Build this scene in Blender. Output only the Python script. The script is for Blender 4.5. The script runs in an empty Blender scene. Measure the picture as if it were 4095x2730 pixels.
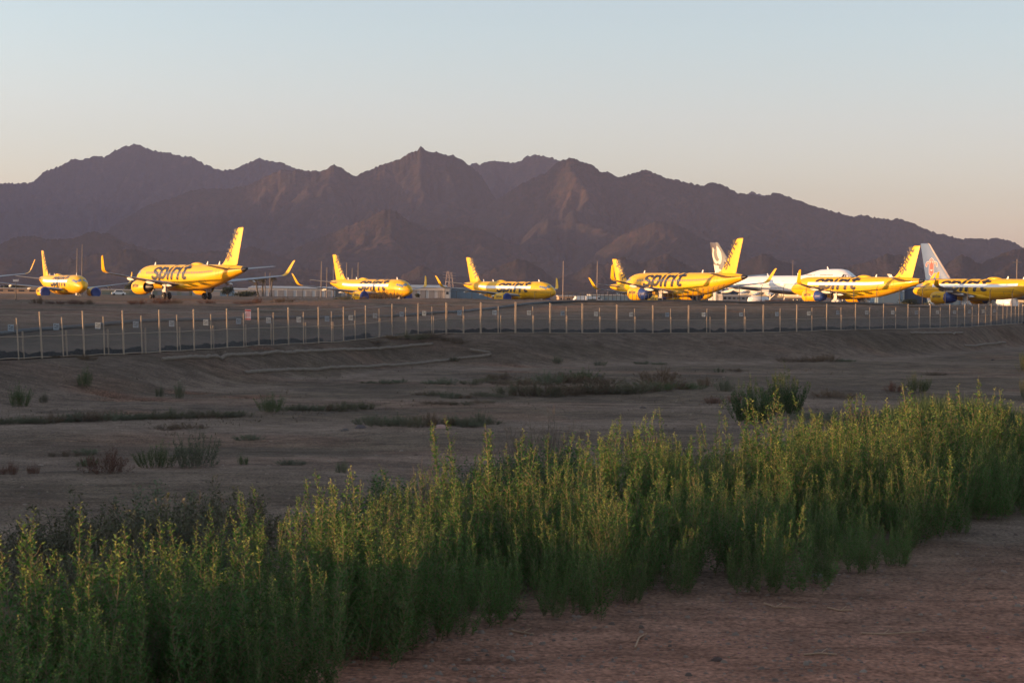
import bpy, math, random
import numpy as np
from mathutils import Vector, Matrix
random.seed(7); rng = np.random.default_rng(7)
R = math.radians
scene = bpy.context.scene
COL = scene.collection

# ------------------------------------------------------------------ camera
FPX = 6825.0                       # focal length in photo pixels (4095 wide)
pit = math.atan(195/FPX); rho = R(.75)
CF = np.array([0, math.cos(pit), -math.sin(pit)])
_R0 = np.array([1., 0, 0]); _U0 = np.array([0, math.sin(pit), math.cos(pit)])
CR = _R0*math.cos(rho) + _U0*math.sin(rho)
CU = -_R0*math.sin(rho) + _U0*math.cos(rho)
cam_d = bpy.data.cameras.new('camera'); cam = bpy.data.objects.new('camera', cam_d)
COL.objects.link(cam); scene.camera = cam
cam.matrix_world = Matrix(((CR[0], CU[0], -CF[0], 0), (CR[1], CU[1], -CF[1], 0), (CR[2], CU[2], -CF[2], 0), (0, 0, 0, 1)))
cam_d.sensor_width = 36; cam_d.lens = FPX*36/4095
cam_d.clip_start = .5; cam_d.clip_end = 60000
cam_d.dof.use_dof = True; cam_d.dof.focus_distance = 260; cam_d.dof.aperture_fstop = 4.5

def ray(px, py):
    d = CF + CR*(px-2047.5)/FPX - CU*(py-1365)/FPX
    return d/d[1]                  # per metre of depth (world y)
def at(px, py, Y):
    return ray(px, py)*Y
def on_plane(px, py, z):
    d = ray(px, py); return d*(z/d[2])
def hy(px): return 1170 + .0131*(px-2047.5)

# ------------------------------------------------------------------ light
SUN_EL = R(2.9); SUN_AZ = R(6.0)   # light travels along +x, turned 6 deg towards +y
ldir = Vector((math.cos(SUN_EL)*math.cos(SUN_AZ), math.cos(SUN_EL)*math.sin(SUN_AZ), -math.sin(SUN_EL)))
sd = bpy.data.lights.new('sun', 'SUN'); sd.energy = 3.7; sd.angle = R(.55); sd.color = (1.0, .545, .225)
sun = bpy.data.objects.new('sun', sd); COL.objects.link(sun)
sun.rotation_euler = ldir.to_track_quat('-Z', 'Y').to_euler()
world = bpy.data.worlds.new('World'); scene.world = world; world.use_nodes = True
wn = world.node_tree; wn.nodes.clear()
out = wn.nodes.new('ShaderNodeOutputWorld'); bg = wn.nodes.new('ShaderNodeBackground')
sky = wn.nodes.new('ShaderNodeTexSky'); sky.sky_type = 'NISHITA'; sky.sun_disc = False
sky.sun_elevation = SUN_EL
sky.sun_rotation = math.atan2(-ldir.x, -ldir.y)
sky.altitude = 300; sky.air_density = 1.0; sky.dust_density = 1.0; sky.ozone_density = 1.8
bg.inputs[1].default_value = .15
hs_ = wn.nodes.new('ShaderNodeHueSaturation'); hs_.inputs['Saturation'].default_value = .6
tn_ = wn.nodes.new('ShaderNodeMix'); tn_.data_type = 'RGBA'; tn_.blend_type = 'MULTIPLY'; tn_.inputs[0].default_value = 1; tn_.inputs[7].default_value = (.97, 1.01, 1.045, 1)
tc_ = wn.nodes.new('ShaderNodeTexCoord'); sx_ = wn.nodes.new('ShaderNodeSeparateXYZ'); wn.links.new(tc_.outputs['Generated'], sx_.inputs[0])
mz_ = wn.nodes.new('ShaderNodeMapRange'); mz_.inputs[1].default_value = .03; mz_.inputs[2].default_value = .15; wn.links.new(sx_.outputs[2], mz_.inputs[0])
cz_ = wn.nodes.new('ShaderNodeMix'); cz_.data_type = 'RGBA'; cz_.inputs[6].default_value = (1.06, .92, 1.01, 1); cz_.inputs[7].default_value = (1.08, 1.115, 1.175, 1)
wn.links.new(mz_.outputs[0], cz_.inputs[0])
mx_ = wn.nodes.new('ShaderNodeMapRange'); mx_.inputs[1].default_value = -.3; mx_.inputs[2].default_value = .3; mx_.inputs[3].default_value = 1.06; mx_.inputs[4].default_value = .91; wn.links.new(sx_.outputs[0], mx_.inputs[0])
sc_ = wn.nodes.new('ShaderNodeVectorMath'); sc_.operation = 'SCALE'; wn.links.new(cz_.outputs[2], sc_.inputs[0]); wn.links.new(mx_.outputs[0], sc_.inputs[3]); wn.links.new(sc_.outputs[0], tn_.inputs[7])
wn.links.new(sky.outputs[0], hs_.inputs['Color']); wn.links.new(hs_.outputs[0], tn_.inputs[6]); wn.links.new(tn_.outputs[2], bg.inputs[0]); wn.links.new(bg.outputs[0], out.inputs[0])
scene.view_settings.view_transform = 'Standard'; scene.view_settings.look = 'None'
scene.view_settings.gamma = 1; scene.view_settings.exposure = 1.80
scene.cycles.use_denoising = True
scene.cycles.max_bounces = 6; scene.cycles.transparent_max_bounces = 8
scene.cycles.volume_bounces = 0

# ------------------------------------------------------------------ helpers
def tag(o, label=None, cat=None, group=None, kind=None):
    if label: o['label'] = label
    if cat: o['category'] = cat
    if group: o['group'] = group
    if kind: o['kind'] = kind
    return o
def empty(name, loc=(0, 0, 0), rz=0.):
    o = bpy.data.objects.new(name, None); COL.objects.link(o)
    o.location = loc; o.rotation_euler = (0, 0, rz); return o
def link(name, me, parent=None, mat=None):
    o = bpy.data.objects.new(name, me); COL.objects.link(o)
    if parent is not None: o.parent = parent
    if mat is not None and len(me.materials) == 0: me.materials.append(mat)
    return o
class MB:
    def __init__(s): s.v = []; s.f = []
    def add(s, vs, fs):
        n = len(s.v); s.v += [tuple(map(float, v)) for v in vs]; s.f += [tuple(i+n for i in f) for f in fs]
    def box(s, a, b):
        x0, y0, z0 = a; x1, y1, z1 = b
        s.add([(x0,y0,z0),(x1,y0,z0),(x1,y1,z0),(x0,y1,z0),(x0,y0,z1),(x1,y0,z1),(x1,y1,z1),(x0,y1,z1)],
              [(0,3,2,1),(4,5,6,7),(0,1,5,4),(1,2,6,5),(2,3,7,6),(3,0,4,7)])
    def bar(s, p, q, w, h=None, n=4, w2=None):
        """prism from p to q, n sides, radius w (and w2 at q)"""
        p = Vector(p); q = Vector(q); d = (q-p).normalized()
        u = d.cross(Vector((0, 0, 1)))
        if u.length < 1e-3: u = Vector((1, 0, 0))
        u.normalize(); t = d.cross(u); w2 = w if w2 is None else w2
        vs = []
        for c, r in ((p, w), (q, w2)):
            for k in range(n):
                a = 2*math.pi*(k+.5)/n
                vs.append(c + u*math.cos(a)*r + t*math.sin(a)*r)
        fs = [(k, (k+1) % n, n+(k+1) % n, n+k) for k in range(n)] + [tuple(range(n))[::-1], tuple(range(n, 2*n))]
        s.add(vs, fs)
    def tube(s, pts, rad, n=8, cap=True):
        pts = [Vector(p) for p in pts]; m = len(pts)
        if not hasattr(rad, '__len__'): rad = [rad]*m
        vs = []
        for i, p in enumerate(pts):
            d = (pts[min(i+1, m-1)]-pts[max(i-1, 0)]).normalized()
            u = d.cross(Vector((0, 0, 1)))
            if u.length < 1e-3: u = Vector((1, 0, 0))
            u.normalize(); t = d.cross(u)
            for k in range(n):
                a = 2*math.pi*k/n; vs.append(p+u*math.cos(a)*rad[i]+t*math.sin(a)*rad[i])
        fs = [(i*n+k, i*n+(k+1) % n, (i+1)*n+(k+1) % n, (i+1)*n+k) for i in range(m-1) for k in range(n)]
        if cap: fs += [tuple(range(n))[::-1], tuple(range((m-1)*n, m*n))]
        s.add(vs, fs)
    def loft(s, rings, cap=True, closed=True):
        n = len(rings[0]); vs = [v for r in rings for v in r]; m = len(rings)
        kk = n if closed else n-1
        fs = [(i*n+k, i*n+(k+1) % n, (i+1)*n+(k+1) % n, (i+1)*n+k) for i in range(m-1) for k in range(kk)]
        if cap: fs += [tuple(range(n))[::-1], tuple(range((m-1)*n, m*n))]
        s.add(vs, fs)
    def mesh(s, name, mat=None, smooth=False, fix=True):
        me = bpy.data.meshes.new(name); me.from_pydata(s.v, [], s.f)
        if fix:
            import bmesh
            b = bmesh.new(); b.from_mesh(me); bmesh.ops.recalc_face_normals(b, faces=b.faces); b.to_mesh(me); b.free()
        if smooth:
            me.polygons.foreach_set('use_smooth', [True]*len(me.polygons))
            try: me.set_sharp_from_angle(angle=R(40))
            except Exception: pass
        if mat: me.materials.append(mat)
        return me
    def build(s, name, mat, parent=None, smooth=False, fix=True):
        return link(name, s.mesh(name, mat, smooth, fix), parent)

def np_mesh(name, verts, faces, mat, smooth=True):
    me = bpy.data.meshes.new(name)
    verts = np.asarray(verts, np.float32); faces = np.asarray(faces, np.int32)
    k = faces.shape[1]
    me.vertices.add(len(verts)); me.vertices.foreach_set('co', verts.ravel())
    me.loops.add(faces.size); me.loops.foreach_set('vertex_index', faces.ravel())
    me.polygons.add(len(faces)); me.polygons.foreach_set('loop_start', np.arange(0, faces.size, k, dtype=np.int32))
    if smooth: me.polygons.foreach_set('use_smooth', np.ones(len(faces), bool))
    me.update(calc_edges=True); me.validate()
    if mat: me.materials.append(mat)
    return me
def grid_faces(nr, nc, wrap=False):
    i = np.arange(nr-1)[:, None]; j = np.arange(nc if wrap else nc-1)[None, :]; j2 = (j+1) % nc
    return np.stack([i*nc+j, i*nc+j2, (i+1)*nc+j2, (i+1)*nc+j], -1).reshape(-1, 4)

def _hash(ix, iy, seed):
    h = (ix.astype(np.int64)*374761393 + iy.astype(np.int64)*668265263 + seed*974634777) & 0xffffffff
    h = ((h ^ (h >> 13))*1274126177) & 0xffffffff
    return ((h ^ (h >> 16)) & 0xffff)/65535.0
def vnoise(x, y, seed=0):
    x = np.asarray(x, float); y = np.asarray(y, float)
    ix = np.floor(x); iy = np.floor(y); fx = x-ix; fy = y-iy
    fx = fx*fx*fx*(fx*(fx*6-15)+10); fy = fy*fy*fy*(fy*(fy*6-15)+10)
    a = _hash(ix, iy, seed); b = _hash(ix+1, iy, seed); c = _hash(ix, iy+1, seed); d = _hash(ix+1, iy+1, seed)
    return (a*(1-fx)+b*fx)*(1-fy)+(c*(1-fx)+d*fx)*fy
def fbm(x, y, oct=4, seed=0, gain=.5):
    t = 0; a = 1; s = 0
    for k in range(oct):
        t = t + a*(vnoise(x*2**k+k*17.3, y*2**k-k*9.1, seed+k)*2-1); s += a; a *= gain
    return t/s
def ridged(x, y, oct=4, seed=0, gain=.5):
    t = 0; a = 1; s = 0
    for k in range(oct):
        t = t + a*(1-np.abs(vnoise(x*2**k+k*7.7, y*2**k+k*3.3, seed+k)*2-1)*1.0); s += a; a *= gain
    return t/s
def sstep(a, b, x):
    t = np.clip((x-a)/(b-a), 0, 1); return t*t*(3-2*t)

# ------------------------------------------------------------------ materials
MATS = {}
def nt(name):
    m = bpy.data.materials.new(name); m.use_nodes = True; n = m.node_tree
    return m, n, n.nodes['Principled BSDF']
def mat(name, col, rough=.6, metal=0., var=.12, scale=3., coat=0., bump=0., bscale=20., spec=.5):
    if name in MATS: return MATS[name]
    m, n, p = nt(name)
    tc = n.nodes.new('ShaderNodeTexCoord'); no = n.nodes.new('ShaderNodeTexNoise')
    no.inputs['Scale'].default_value = scale; no.inputs['Detail'].default_value = 5
    n.links.new(tc.outputs['Object'], no.inputs['Vector'])
    mx = n.nodes.new('ShaderNodeMix'); mx.data_type = 'RGBA'
    mx.inputs[6].default_value = (*[c*(1-var) for c in col], 1); mx.inputs[7].default_value = (*[min(1, c*(1+var)) for c in col], 1)
    n.links.new(no.outputs['Fac'], mx.inputs[0]); n.links.new(mx.outputs[2], p.inputs['Base Color'])
    p.inputs['Roughness'].default_value = rough; p.inputs['Metallic'].default_value = metal
    p.inputs['Coat Weight'].default_value = coat; p.inputs['Coat Roughness'].default_value = .08
    p.inputs['Specular IOR Level'].default_value = spec
    if bump:
        n2 = n.nodes.new('ShaderNodeTexNoise'); n2.inputs['Scale'].default_value = bscale; n2.inputs['Detail'].default_value = 6
        n.links.new(tc.outputs['Object'], n2.inputs['Vector'])
        b = n.nodes.new('ShaderNodeBump'); b.inputs['Strength'].default_value = bump; b.inputs['Distance'].default_value = .05
        n.links.new(n2.outputs['Fac'], b.inputs['Height']); n.links.new(b.outputs[0], p.inputs['Normal'])
    MATS[name] = m; return m
def leafmat(name, c1, c2, trans=.25, rough=.55):
    if name in MATS: return MATS[name]
    m, n, p = nt(name)
    g = n.nodes.new('ShaderNodeNewGeometry'); oi = n.nodes.new('ShaderNodeObjectInfo')
    cr = n.nodes.new('ShaderNodeMix'); cr.data_type = 'RGBA'
    cr.inputs[6].default_value = (*c1, 1); cr.inputs[7].default_value = (*c2, 1)
    n.links.new(g.outputs['Random Per Island'], cr.inputs[0])
    hs = n.nodes.new('ShaderNodeHueSaturation'); mr = n.nodes.new('ShaderNodeMapRange')
    mr.inputs[3].default_value = .75; mr.inputs[4].default_value = 1.2
    n.links.new(oi.outputs['Random'], mr.inputs[0]); n.links.new(mr.outputs[0], hs.inputs['Value'])
    n.links.new(cr.outputs[2], hs.inputs['Color']); n.links.new(hs.outputs[0], p.inputs['Base Color'])
    p.inputs['Roughness'].default_value = rough; p.inputs['Specular IOR Level'].default_value = .25
    t = n.nodes.new('ShaderNodeBsdfTranslucent'); n.links.new(hs.outputs[0], t.inputs[0])
    ms = n.nodes.new('ShaderNodeMixShader'); ms.inputs[0].default_value = trans
    o = n.nodes['Material Output']
    n.links.new(p.outputs[0], ms.inputs[1]); n.links.new(t.outputs[0], ms.inputs[2]); n.links.new(ms.outputs[0], o.inputs[0])
    MATS[name] = m; return m

YEL = mat('yellow_paint', (.80, .43, .002), .42, var=.09, scale=.45, coat=.12, spec=.3)
WHT = mat('white_paint', (.78, .76, .73), .3, var=.04, scale=.4, coat=.3)
FILM = mat('white_film', (.88, .87, .86), .35, var=.05, scale=1.5, coat=.3)
BLK = mat('black_lettering', (.012, .012, .013), .4, var=.2)
BRN = mat('dark_brown_lettering', (.022, .015, .012), .5, var=.2)
GRY = mat('grey_wing_paint', (.30, .31, .33), .42, var=.1, scale=1.2)
ALU = mat('bare_metal', (.55, .54, .52), .25, .9, var=.08)
DRK = mat('dark_metal', (.03, .03, .033), .5, .3)
BLU = mat('blue_cover', (.012, .045, .22), .45, var=.35, scale=2.5, bump=.6, bscale=3)
GLS = mat('cabin_window', (.16, .17, .19), .2, var=.15)
CKP = mat('windscreen', (.16, .22, .28), .12, var=.3, scale=.8, spec=.8)
RUB = mat('tyre_rubber', (.02, .02, .02), .85)
STL = mat('gear_steel', (.45, .45, .46), .4, .3)
LINE = mat('door_seams', (.16, .12, .03), .6)

# ------------------------------------------------------------------ terrain
FPTS = [(-600, 86.0, 1470), (-260, 82.0, 1452), (168, 75.8, 1431), (495, 72.3, 1417), (777, 67.5, 1401), (1035, 63, 1384), (1374, 57.5, 1367), (1568, 53.2, 1344),
        (1783, 51.6, 1335), (2060, 51, 1332), (2327, 48.8, 1333), (2609, 46.6, 1334), (2901, 46, 1332), (3185, 45, 1328), (3305, 44.2, 1322),
        (3630, 41, 1316), (3857, 38, 1309), (4043, 34.8, 1297), (4300, 31, 1285)]
_fp = np.array(FPTS)
FA = []; 
for px_, s_, by_ in FPTS:
    P = at(px_, by_, FPX/s_); FA.append((P[0]/P[1], P[1], P[2]))
FA = np.array(FA)
def fence_depth(a): return np.interp(a, FA[:, 0], FA[:, 1])
def fence_z(a): return np.interp(a, FA[:, 0], FA[:, 2])
def fence_pt(px):
    s = np.interp(px, _fp[:, 0], _fp[:, 1]); by = np.interp(px, _fp[:, 0], _fp[:, 2]); return at(px, by, FPX/s)
CA = [(-.34, 150, -1.95), (-.25, 160, -1.9), (-.16, 175, -1.85), (-.12, 200, -1.35), (-.06, 225, -1.0), (0, 225, -.95), (.06, 212, -.85), (.1, 205, -.8), (.2, 205, -.85), (.34, 215, -.9)]
CA = np.array(CA)
APRON = -1.85
GOUGES = []      # washed-out holes in the slope
for gp, gq, dep, ang, ln in ((405, 1535, .4, -.5, 1.2), (462, 1548, .7, -.4, .9), (505, 1582, .6, -.6, .8), (560, 1543, .4, -.3, 1.1), (640, 1550, .3, -.4, .8), (755, 1521, .6, -.2, .8), (955, 1538, .35, -.5, 1.2), (1012, 1534, .3, -.4, .9), (1030, 1452, .35, -.3, .9), (2130, 1432, .3, -.4, 2.2), (2030, 1450, .3, -.4, 1.1), (2900, 1352, .3, -.5, 2.0), (3300, 1350, .3, -.4, 2.0)):
    q_ = on_plane(gp, gq, -4.6); GOUGES.append((q_[0], q_[1], dep, ang, ln))
def terrain(x, y, fine=True):
    x = np.asarray(x, float); y = np.asarray(y, float)
    ys = np.maximum(y, 1.); a = np.clip(x/ys, -.6, .6)
    yf = fence_depth(a); zf = fence_z(a); yc = np.interp(a, CA[:, 0], CA[:, 1]); zc = np.interp(a, CA[:, 0], CA[:, 2])
    yc = np.maximum(yc, yf+14)
    z = -1.7 + (-4.6+1.7)*sstep(1, 12, y)
    z = z + (-5.2+4.6)*sstep(34, 58, y)
    slope = sstep(yf-15, yf-1.5, y)
    z = z*(1-slope) + zf*slope
    up = sstep(yf+4, yc, y); z = z*(1-up) + zc*up
    ap = sstep(yc+4, np.maximum(yc+30, 268), y); z = z*(1-ap) + APRON*ap
    bk = sstep(358, 374, y); z = z*(1-bk) - 3.2*bk
    b2 = sstep(450, 540, y); z = z*(1-b2) - 2.5*b2
    if fine:
        bas = 1-sstep(250, 275, y)
        z = z + bas*(.16*fbm(x/9, y/9, 3, 3)) * sstep(10, 40, y)*(1-.8*slope*(1-sstep(yf+3, yf+12, y)))
        z = z + bas*(.035*fbm(x/1.3, y/1.3, 3, 5) + .05*ridged(x/3.1, y/2.1, 2, 8)*sstep(.1, .4, fbm(x/14, y/9, 2, 44)))
        rill = ridged((x+y*.35)/2.4, (y-x*.2)/12, 2, 61)
        z = z - .22*np.clip(rill-.82, 0, 1)/.18*slope*(1-sstep(yf-3, yf, y))
        fx = vnoise(x/1.1+40, y/1.1, 77); 
        z = z + bas*.03*np.clip(vnoise(x*2.2, y*2.2, 9)-.6, 0, 1)/.4
        z = z + 1.0*np.exp(-((x-15.5)/5.5)**2-((y-59)/4.5)**2)+.5*np.exp(-((x-10.5)/3.5)**2-((y-56)/3.5)**2)
        for gx, gy_, dep, ang, ln in GOUGES:
            u = (x-gx)*math.cos(ang)+(y-gy_)*math.sin(ang); v_ = -(x-gx)*math.sin(ang)+(y-gy_)*math.cos(ang)
            z = z - dep*np.exp(-(u/ln)**2-(v_/.42)**2)
        # wheel ruts curving over the basin floor
        for off in (0, 1.9):
            yy = 58 + off + .22*(x+20) + 2.5*np.sin(x/13)
            z = z - .06*np.exp(-((y-yy)/.28)**2)
    return z
gth = np.concatenate([np.linspace(-math.pi, -.62, 60)[:-1], np.linspace(-.62, -.36, 40)[:-1], np.linspace(-.36, .36, 760), np.linspace(.36, .62, 40)[1:], np.linspace(.62, math.pi, 60)[1:-1]])
gr = np.concatenate([[.3], np.geomspace(2, 15, 14)[:-1], np.geomspace(15, 70, 330)[:-1], np.geomspace(70, 262, 330)[:-1], np.geomspace(262, 600, 70)[:-1], np.geomspace(600, 16000, 30)])
TH, RR = np.meshgrid(gth, gr); GX = RR*np.sin(TH); GY = RR*np.cos(TH)
GZ = terrain(GX, GY)
def dirt_mat():
    m, n, p = nt('desert_dirt')
    L = n.links.new
    tc = n.nodes.new('ShaderNodeTexCoord')
    at_ = n.nodes.new('ShaderNodeAttribute'); at_.attribute_name = 'tone'
    sp = n.nodes.new('ShaderNodeSeparateColor'); L(at_.outputs['Color'], sp.inputs[0])
    def noise(sc, det=6, vec=None, rough=.6):
        q = n.nodes.new('ShaderNodeTexNoise'); q.inputs['Scale'].default_value = sc; q.inputs['Detail'].default_value = det
        q.inputs['Roughness'].default_value = rough; L(vec or tc.outputs['Object'], q.inputs['Vector']); return q.outputs['Fac']
    def mix(f, a, b, t='MIX'):
        q = n.nodes.new('ShaderNodeMix'); q.data_type = 'RGBA'; q.blend_type = t
        if isinstance(f, float): q.inputs[0].default_value = f
        else: L(f, q.inputs[0])
        for i, s in ((6, a), (7, b)):
            if isinstance(s, tuple): q.inputs[i].default_value = (*s, 1)
            else: L(s, q.inputs[i])
        return q.outputs[2]
    def ramp(f, a, b):
        q = n.nodes.new('ShaderNodeMapRange'); q.inputs[1].default_value = a; q.inputs[2].default_value = b; L(f, q.inputs[0]); return q.outputs[0]
    base = mix(ramp(noise(.35), .35, .65), (.114, .079, .054), (.176, .127, .086))
    base = mix(sp.outputs[0], base, (.262, .187, .142))            # graded / trodden
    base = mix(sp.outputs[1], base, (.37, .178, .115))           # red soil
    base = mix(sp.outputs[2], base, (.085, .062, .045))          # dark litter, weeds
    st = n.nodes.new('ShaderNodeMapping'); st.inputs['Scale'].default_value = (.35, 2.2, 1); L(tc.outputs['Object'], st.inputs['Vector'])
    base = mix(ramp(noise(1.6, 6, st.outputs[0]), .5, .72), base, mix(1., base, (.5, .48, .46), 'MULTIPLY'))
    base = mix(ramp(noise(.9, 8, None, .7), .38, .62), mix(1., base, (.74, .72, .70), 'MULTIPLY'), mix(1., base, (1.18, 1.18, 1.18), 'MULTIPLY'))
    vo = n.nodes.new('ShaderNodeTexVoronoi'); vo.inputs['Scale'].default_value = 9; L(tc.outputs['Object'], vo.inputs['Vector'])
    peb = ramp(vo.outputs['Distance'], .22, .12)
    gate = ramp(noise(2.2), .5, .62)
    mm = n.nodes.new('ShaderNodeMath'); mm.operation = 'MULTIPLY'; L(peb, mm.inputs[0]); L(gate, mm.inputs[1])
    base = mix(mm.outputs[0], base, mix(1., vo.outputs['Color'], (.32, .27, .23), 'MULTIPLY'))
    v2 = n.nodes.new('ShaderNodeTexNoise'); v2.inputs['Scale'].default_value = 14; v2.inputs['Detail'].default_value = 8; L(tc.outputs['Object'], v2.inputs['Vector'])
    base = mix(ramp(v2.outputs['Fac'], .3, .75), mix(1., base, (.42, .42, .42), 'MULTIPLY'), mix(1., base, (1.5, 1.48, 1.45), 'MULTIPLY'))
    L(base, p.inputs['Base Color']); p.inputs['Roughness'].default_value = .95; p.inputs['Specular IOR Level'].default_value = .15
    ad = n.nodes.new('ShaderNodeMath'); ad.operation = 'MULTIPLY_ADD'; L(v2.outputs['Fac'], ad.inputs[0]); ad.inputs[1].default_value = .6; L(mm.outputs[0], ad.inputs[2])
    b = n.nodes.new('ShaderNodeBump'); b.inputs['Strength'].default_value = 1.; b.inputs['Distance'].default_value = .11
    L(ad.outputs[0], b.inputs['Height']); L(b.outputs[0], p.inputs['Normal'])
    return m
DIRT = dirt_mat()
def tone(x, y):
    ys = np.maximum(y, 1.); a = np.clip(x/ys, -.6, .6); yf = fence_depth(a)
    g = .55*sstep(.05, .35, fbm(x/22, y/7, 3, 21)+.15)
    g = np.maximum(g, .75*np.exp(-((y-(yf-17))/5.)**2)*(a > -.1))       # pale graded floor under the slope
    g = np.maximum(g, .6*np.exp(-((y-(yf+10))/6.)**2))
    g = np.maximum(g, .8*np.exp(-((y-(62+.22*(x+20)))/4.)**2))
    for y0, sl_, am, ph in ((78, .05, 3, 0), (96, -.06, 2, 2), (50, .35, 2.5, 1), (112, .1, 2, 3)):
        for off in (0, 1.8):
            g = np.maximum(g, .8*np.exp(-((y-(y0+off+sl_*x+am*np.sin(x/15+ph)))/.4)**2)*(y < yf-4))
    g = g*(1-.6*sstep(24, 20, y))
    rd = .95*sstep(31, 23, y-.45*x+3)+.18*sstep(.1, .5, fbm(x/11, y/6, 3, 31))
    rd = np.maximum(rd, .35*sstep(yf+25, yf+45, y)*(y < 300)*sstep(-.2, .3, fbm(x/15, y/8, 3, 35)))
    dk = .5*sstep(.1, .5, fbm(x/9, y/6, 5, 51))
    dk = np.maximum(dk, .5*sstep(yf-15, yf-6, y)*sstep(yf+40, yf+30, y))
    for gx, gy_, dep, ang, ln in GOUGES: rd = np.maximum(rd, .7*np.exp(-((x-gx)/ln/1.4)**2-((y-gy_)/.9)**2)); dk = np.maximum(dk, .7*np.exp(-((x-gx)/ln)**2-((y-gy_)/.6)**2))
    dk = np.where(y > 1200, .6, dk)
    return np.clip(np.stack([g, rd, dk, np.ones_like(g)], -1), 0, 1)
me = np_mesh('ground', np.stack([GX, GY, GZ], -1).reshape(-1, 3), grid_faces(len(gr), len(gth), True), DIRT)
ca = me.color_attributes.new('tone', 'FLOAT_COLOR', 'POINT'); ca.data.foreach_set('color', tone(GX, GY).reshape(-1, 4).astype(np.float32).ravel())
tag(link('ground', me), 'dusty desert basin and airfield ground of pale brown dirt', kind='structure')

def gz(x, y): return float(terrain(np.array([x]), np.array([y]))[0])
def ground_at(px, py, z0=-5.0):
    """point of the terrain seen at a photo pixel"""
    d = ray(px, py); Y = np.geomspace(12, 420, 3000)
    zt = terrain(d[0]*Y, Y, True); k = np.argmax(d[2]*Y < zt)
    if d[2]*Y[k] >= zt[k]: k = len(Y)-1
    return np.array([d[0]*Y[k], Y[k], zt[k]])

# unseen bank added as shadow caster; crest fitted to shade basin and fence foot
def caster_line(Y): return -12-.36*Y
tl = math.tan(SUN_EL)
def to_caster(x, y, z):
    t = math.tan(SUN_AZ)      # solve Y' = y-(x-X')*t, X' = -12-.36Y'
    Yp = (y-(x+12)*t)/(1+.36*t); Xp = caster_line(Yp)
    return Yp, z + math.hypot(x-Xp, y-Yp)*tl
tg = []
for (x, y, z) in [(-4, 12, -3.25), (-3, 16, -3.2), (-2, 20, -3.4), (0, 25, -3.65), (2, 30, -3.7), (3, 36, -3.6), (6, 44, -3.55), (8, 50, -3.4),
                  (-5, 58, -3.2), (0, 70, -3.3), (0, 90, -3.3), (-6, 105, -3.2), (-10, 118, -2.9)]:
    tg.append(to_caster(x, y, z))
for q in range(300, 4100, 200):
    P = fence_pt(q); tg.append(to_caster(P[0], P[1], P[2]+(1.45 if q < 1300 else 1.1)))
tg = [(a, b_+(.05 if 70 < a < 122 else -.12 if 122 <= a < 150 else .25 if a >= 150 else 0)) for a, b_ in tg]
tg += [(172, 1.2), (185, .2), (215, -.2), (244, -.4)]
tg = sorted(tg)
prof = np.array(tg)
cy = np.linspace(-40, 262, 420)
H = np.interp(cy, prof[:, 0], prof[:, 1])
k = np.exp(-np.linspace(-2, 2, 13)**2); k /= k.sum(); H = np.convolve(np.pad(H, 6, 'edge'), k, 'valid')
H = H*1.0 + .18*fbm(cy/3.0, cy*0, 3, 91)
H = np.where(cy > 244, H-np.clip(cy-244, 0, 99)**1.3*.2, H); H = np.where(cy < 5, H-(5-cy)*.02, H)
cross = np.array([-16, -10, -5, -2, -.6, 0, .6, 2, 5, 9, 13])
vv = []
for i, Y in enumerate(cy):
    for c in cross:
        xx = caster_line(Y)+c; g0 = gz(xx, Y)-.4 if abs(c) > 12 else 0
        base = -5.4 if Y < 150 else -4.2
        hh = H[i]-base
        w = max(0, 1-(abs(c)-.3)/12.7) if abs(c) > .6 else 1-.02*abs(c)
        vv.append((xx + .4*math.sin(Y*.7+c), Y, base + hh*w**1.15 + (.15*math.sin(Y*1.3+c*2) if .6 < abs(c) < 9 else 0)))
me = np_mesh('shade_bank', vv, grid_faces(len(cy), len(cross)), DIRT)
tag(link('shade_bank', me), 'unseen earth bank added to shade the basin', kind='structure')

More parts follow.
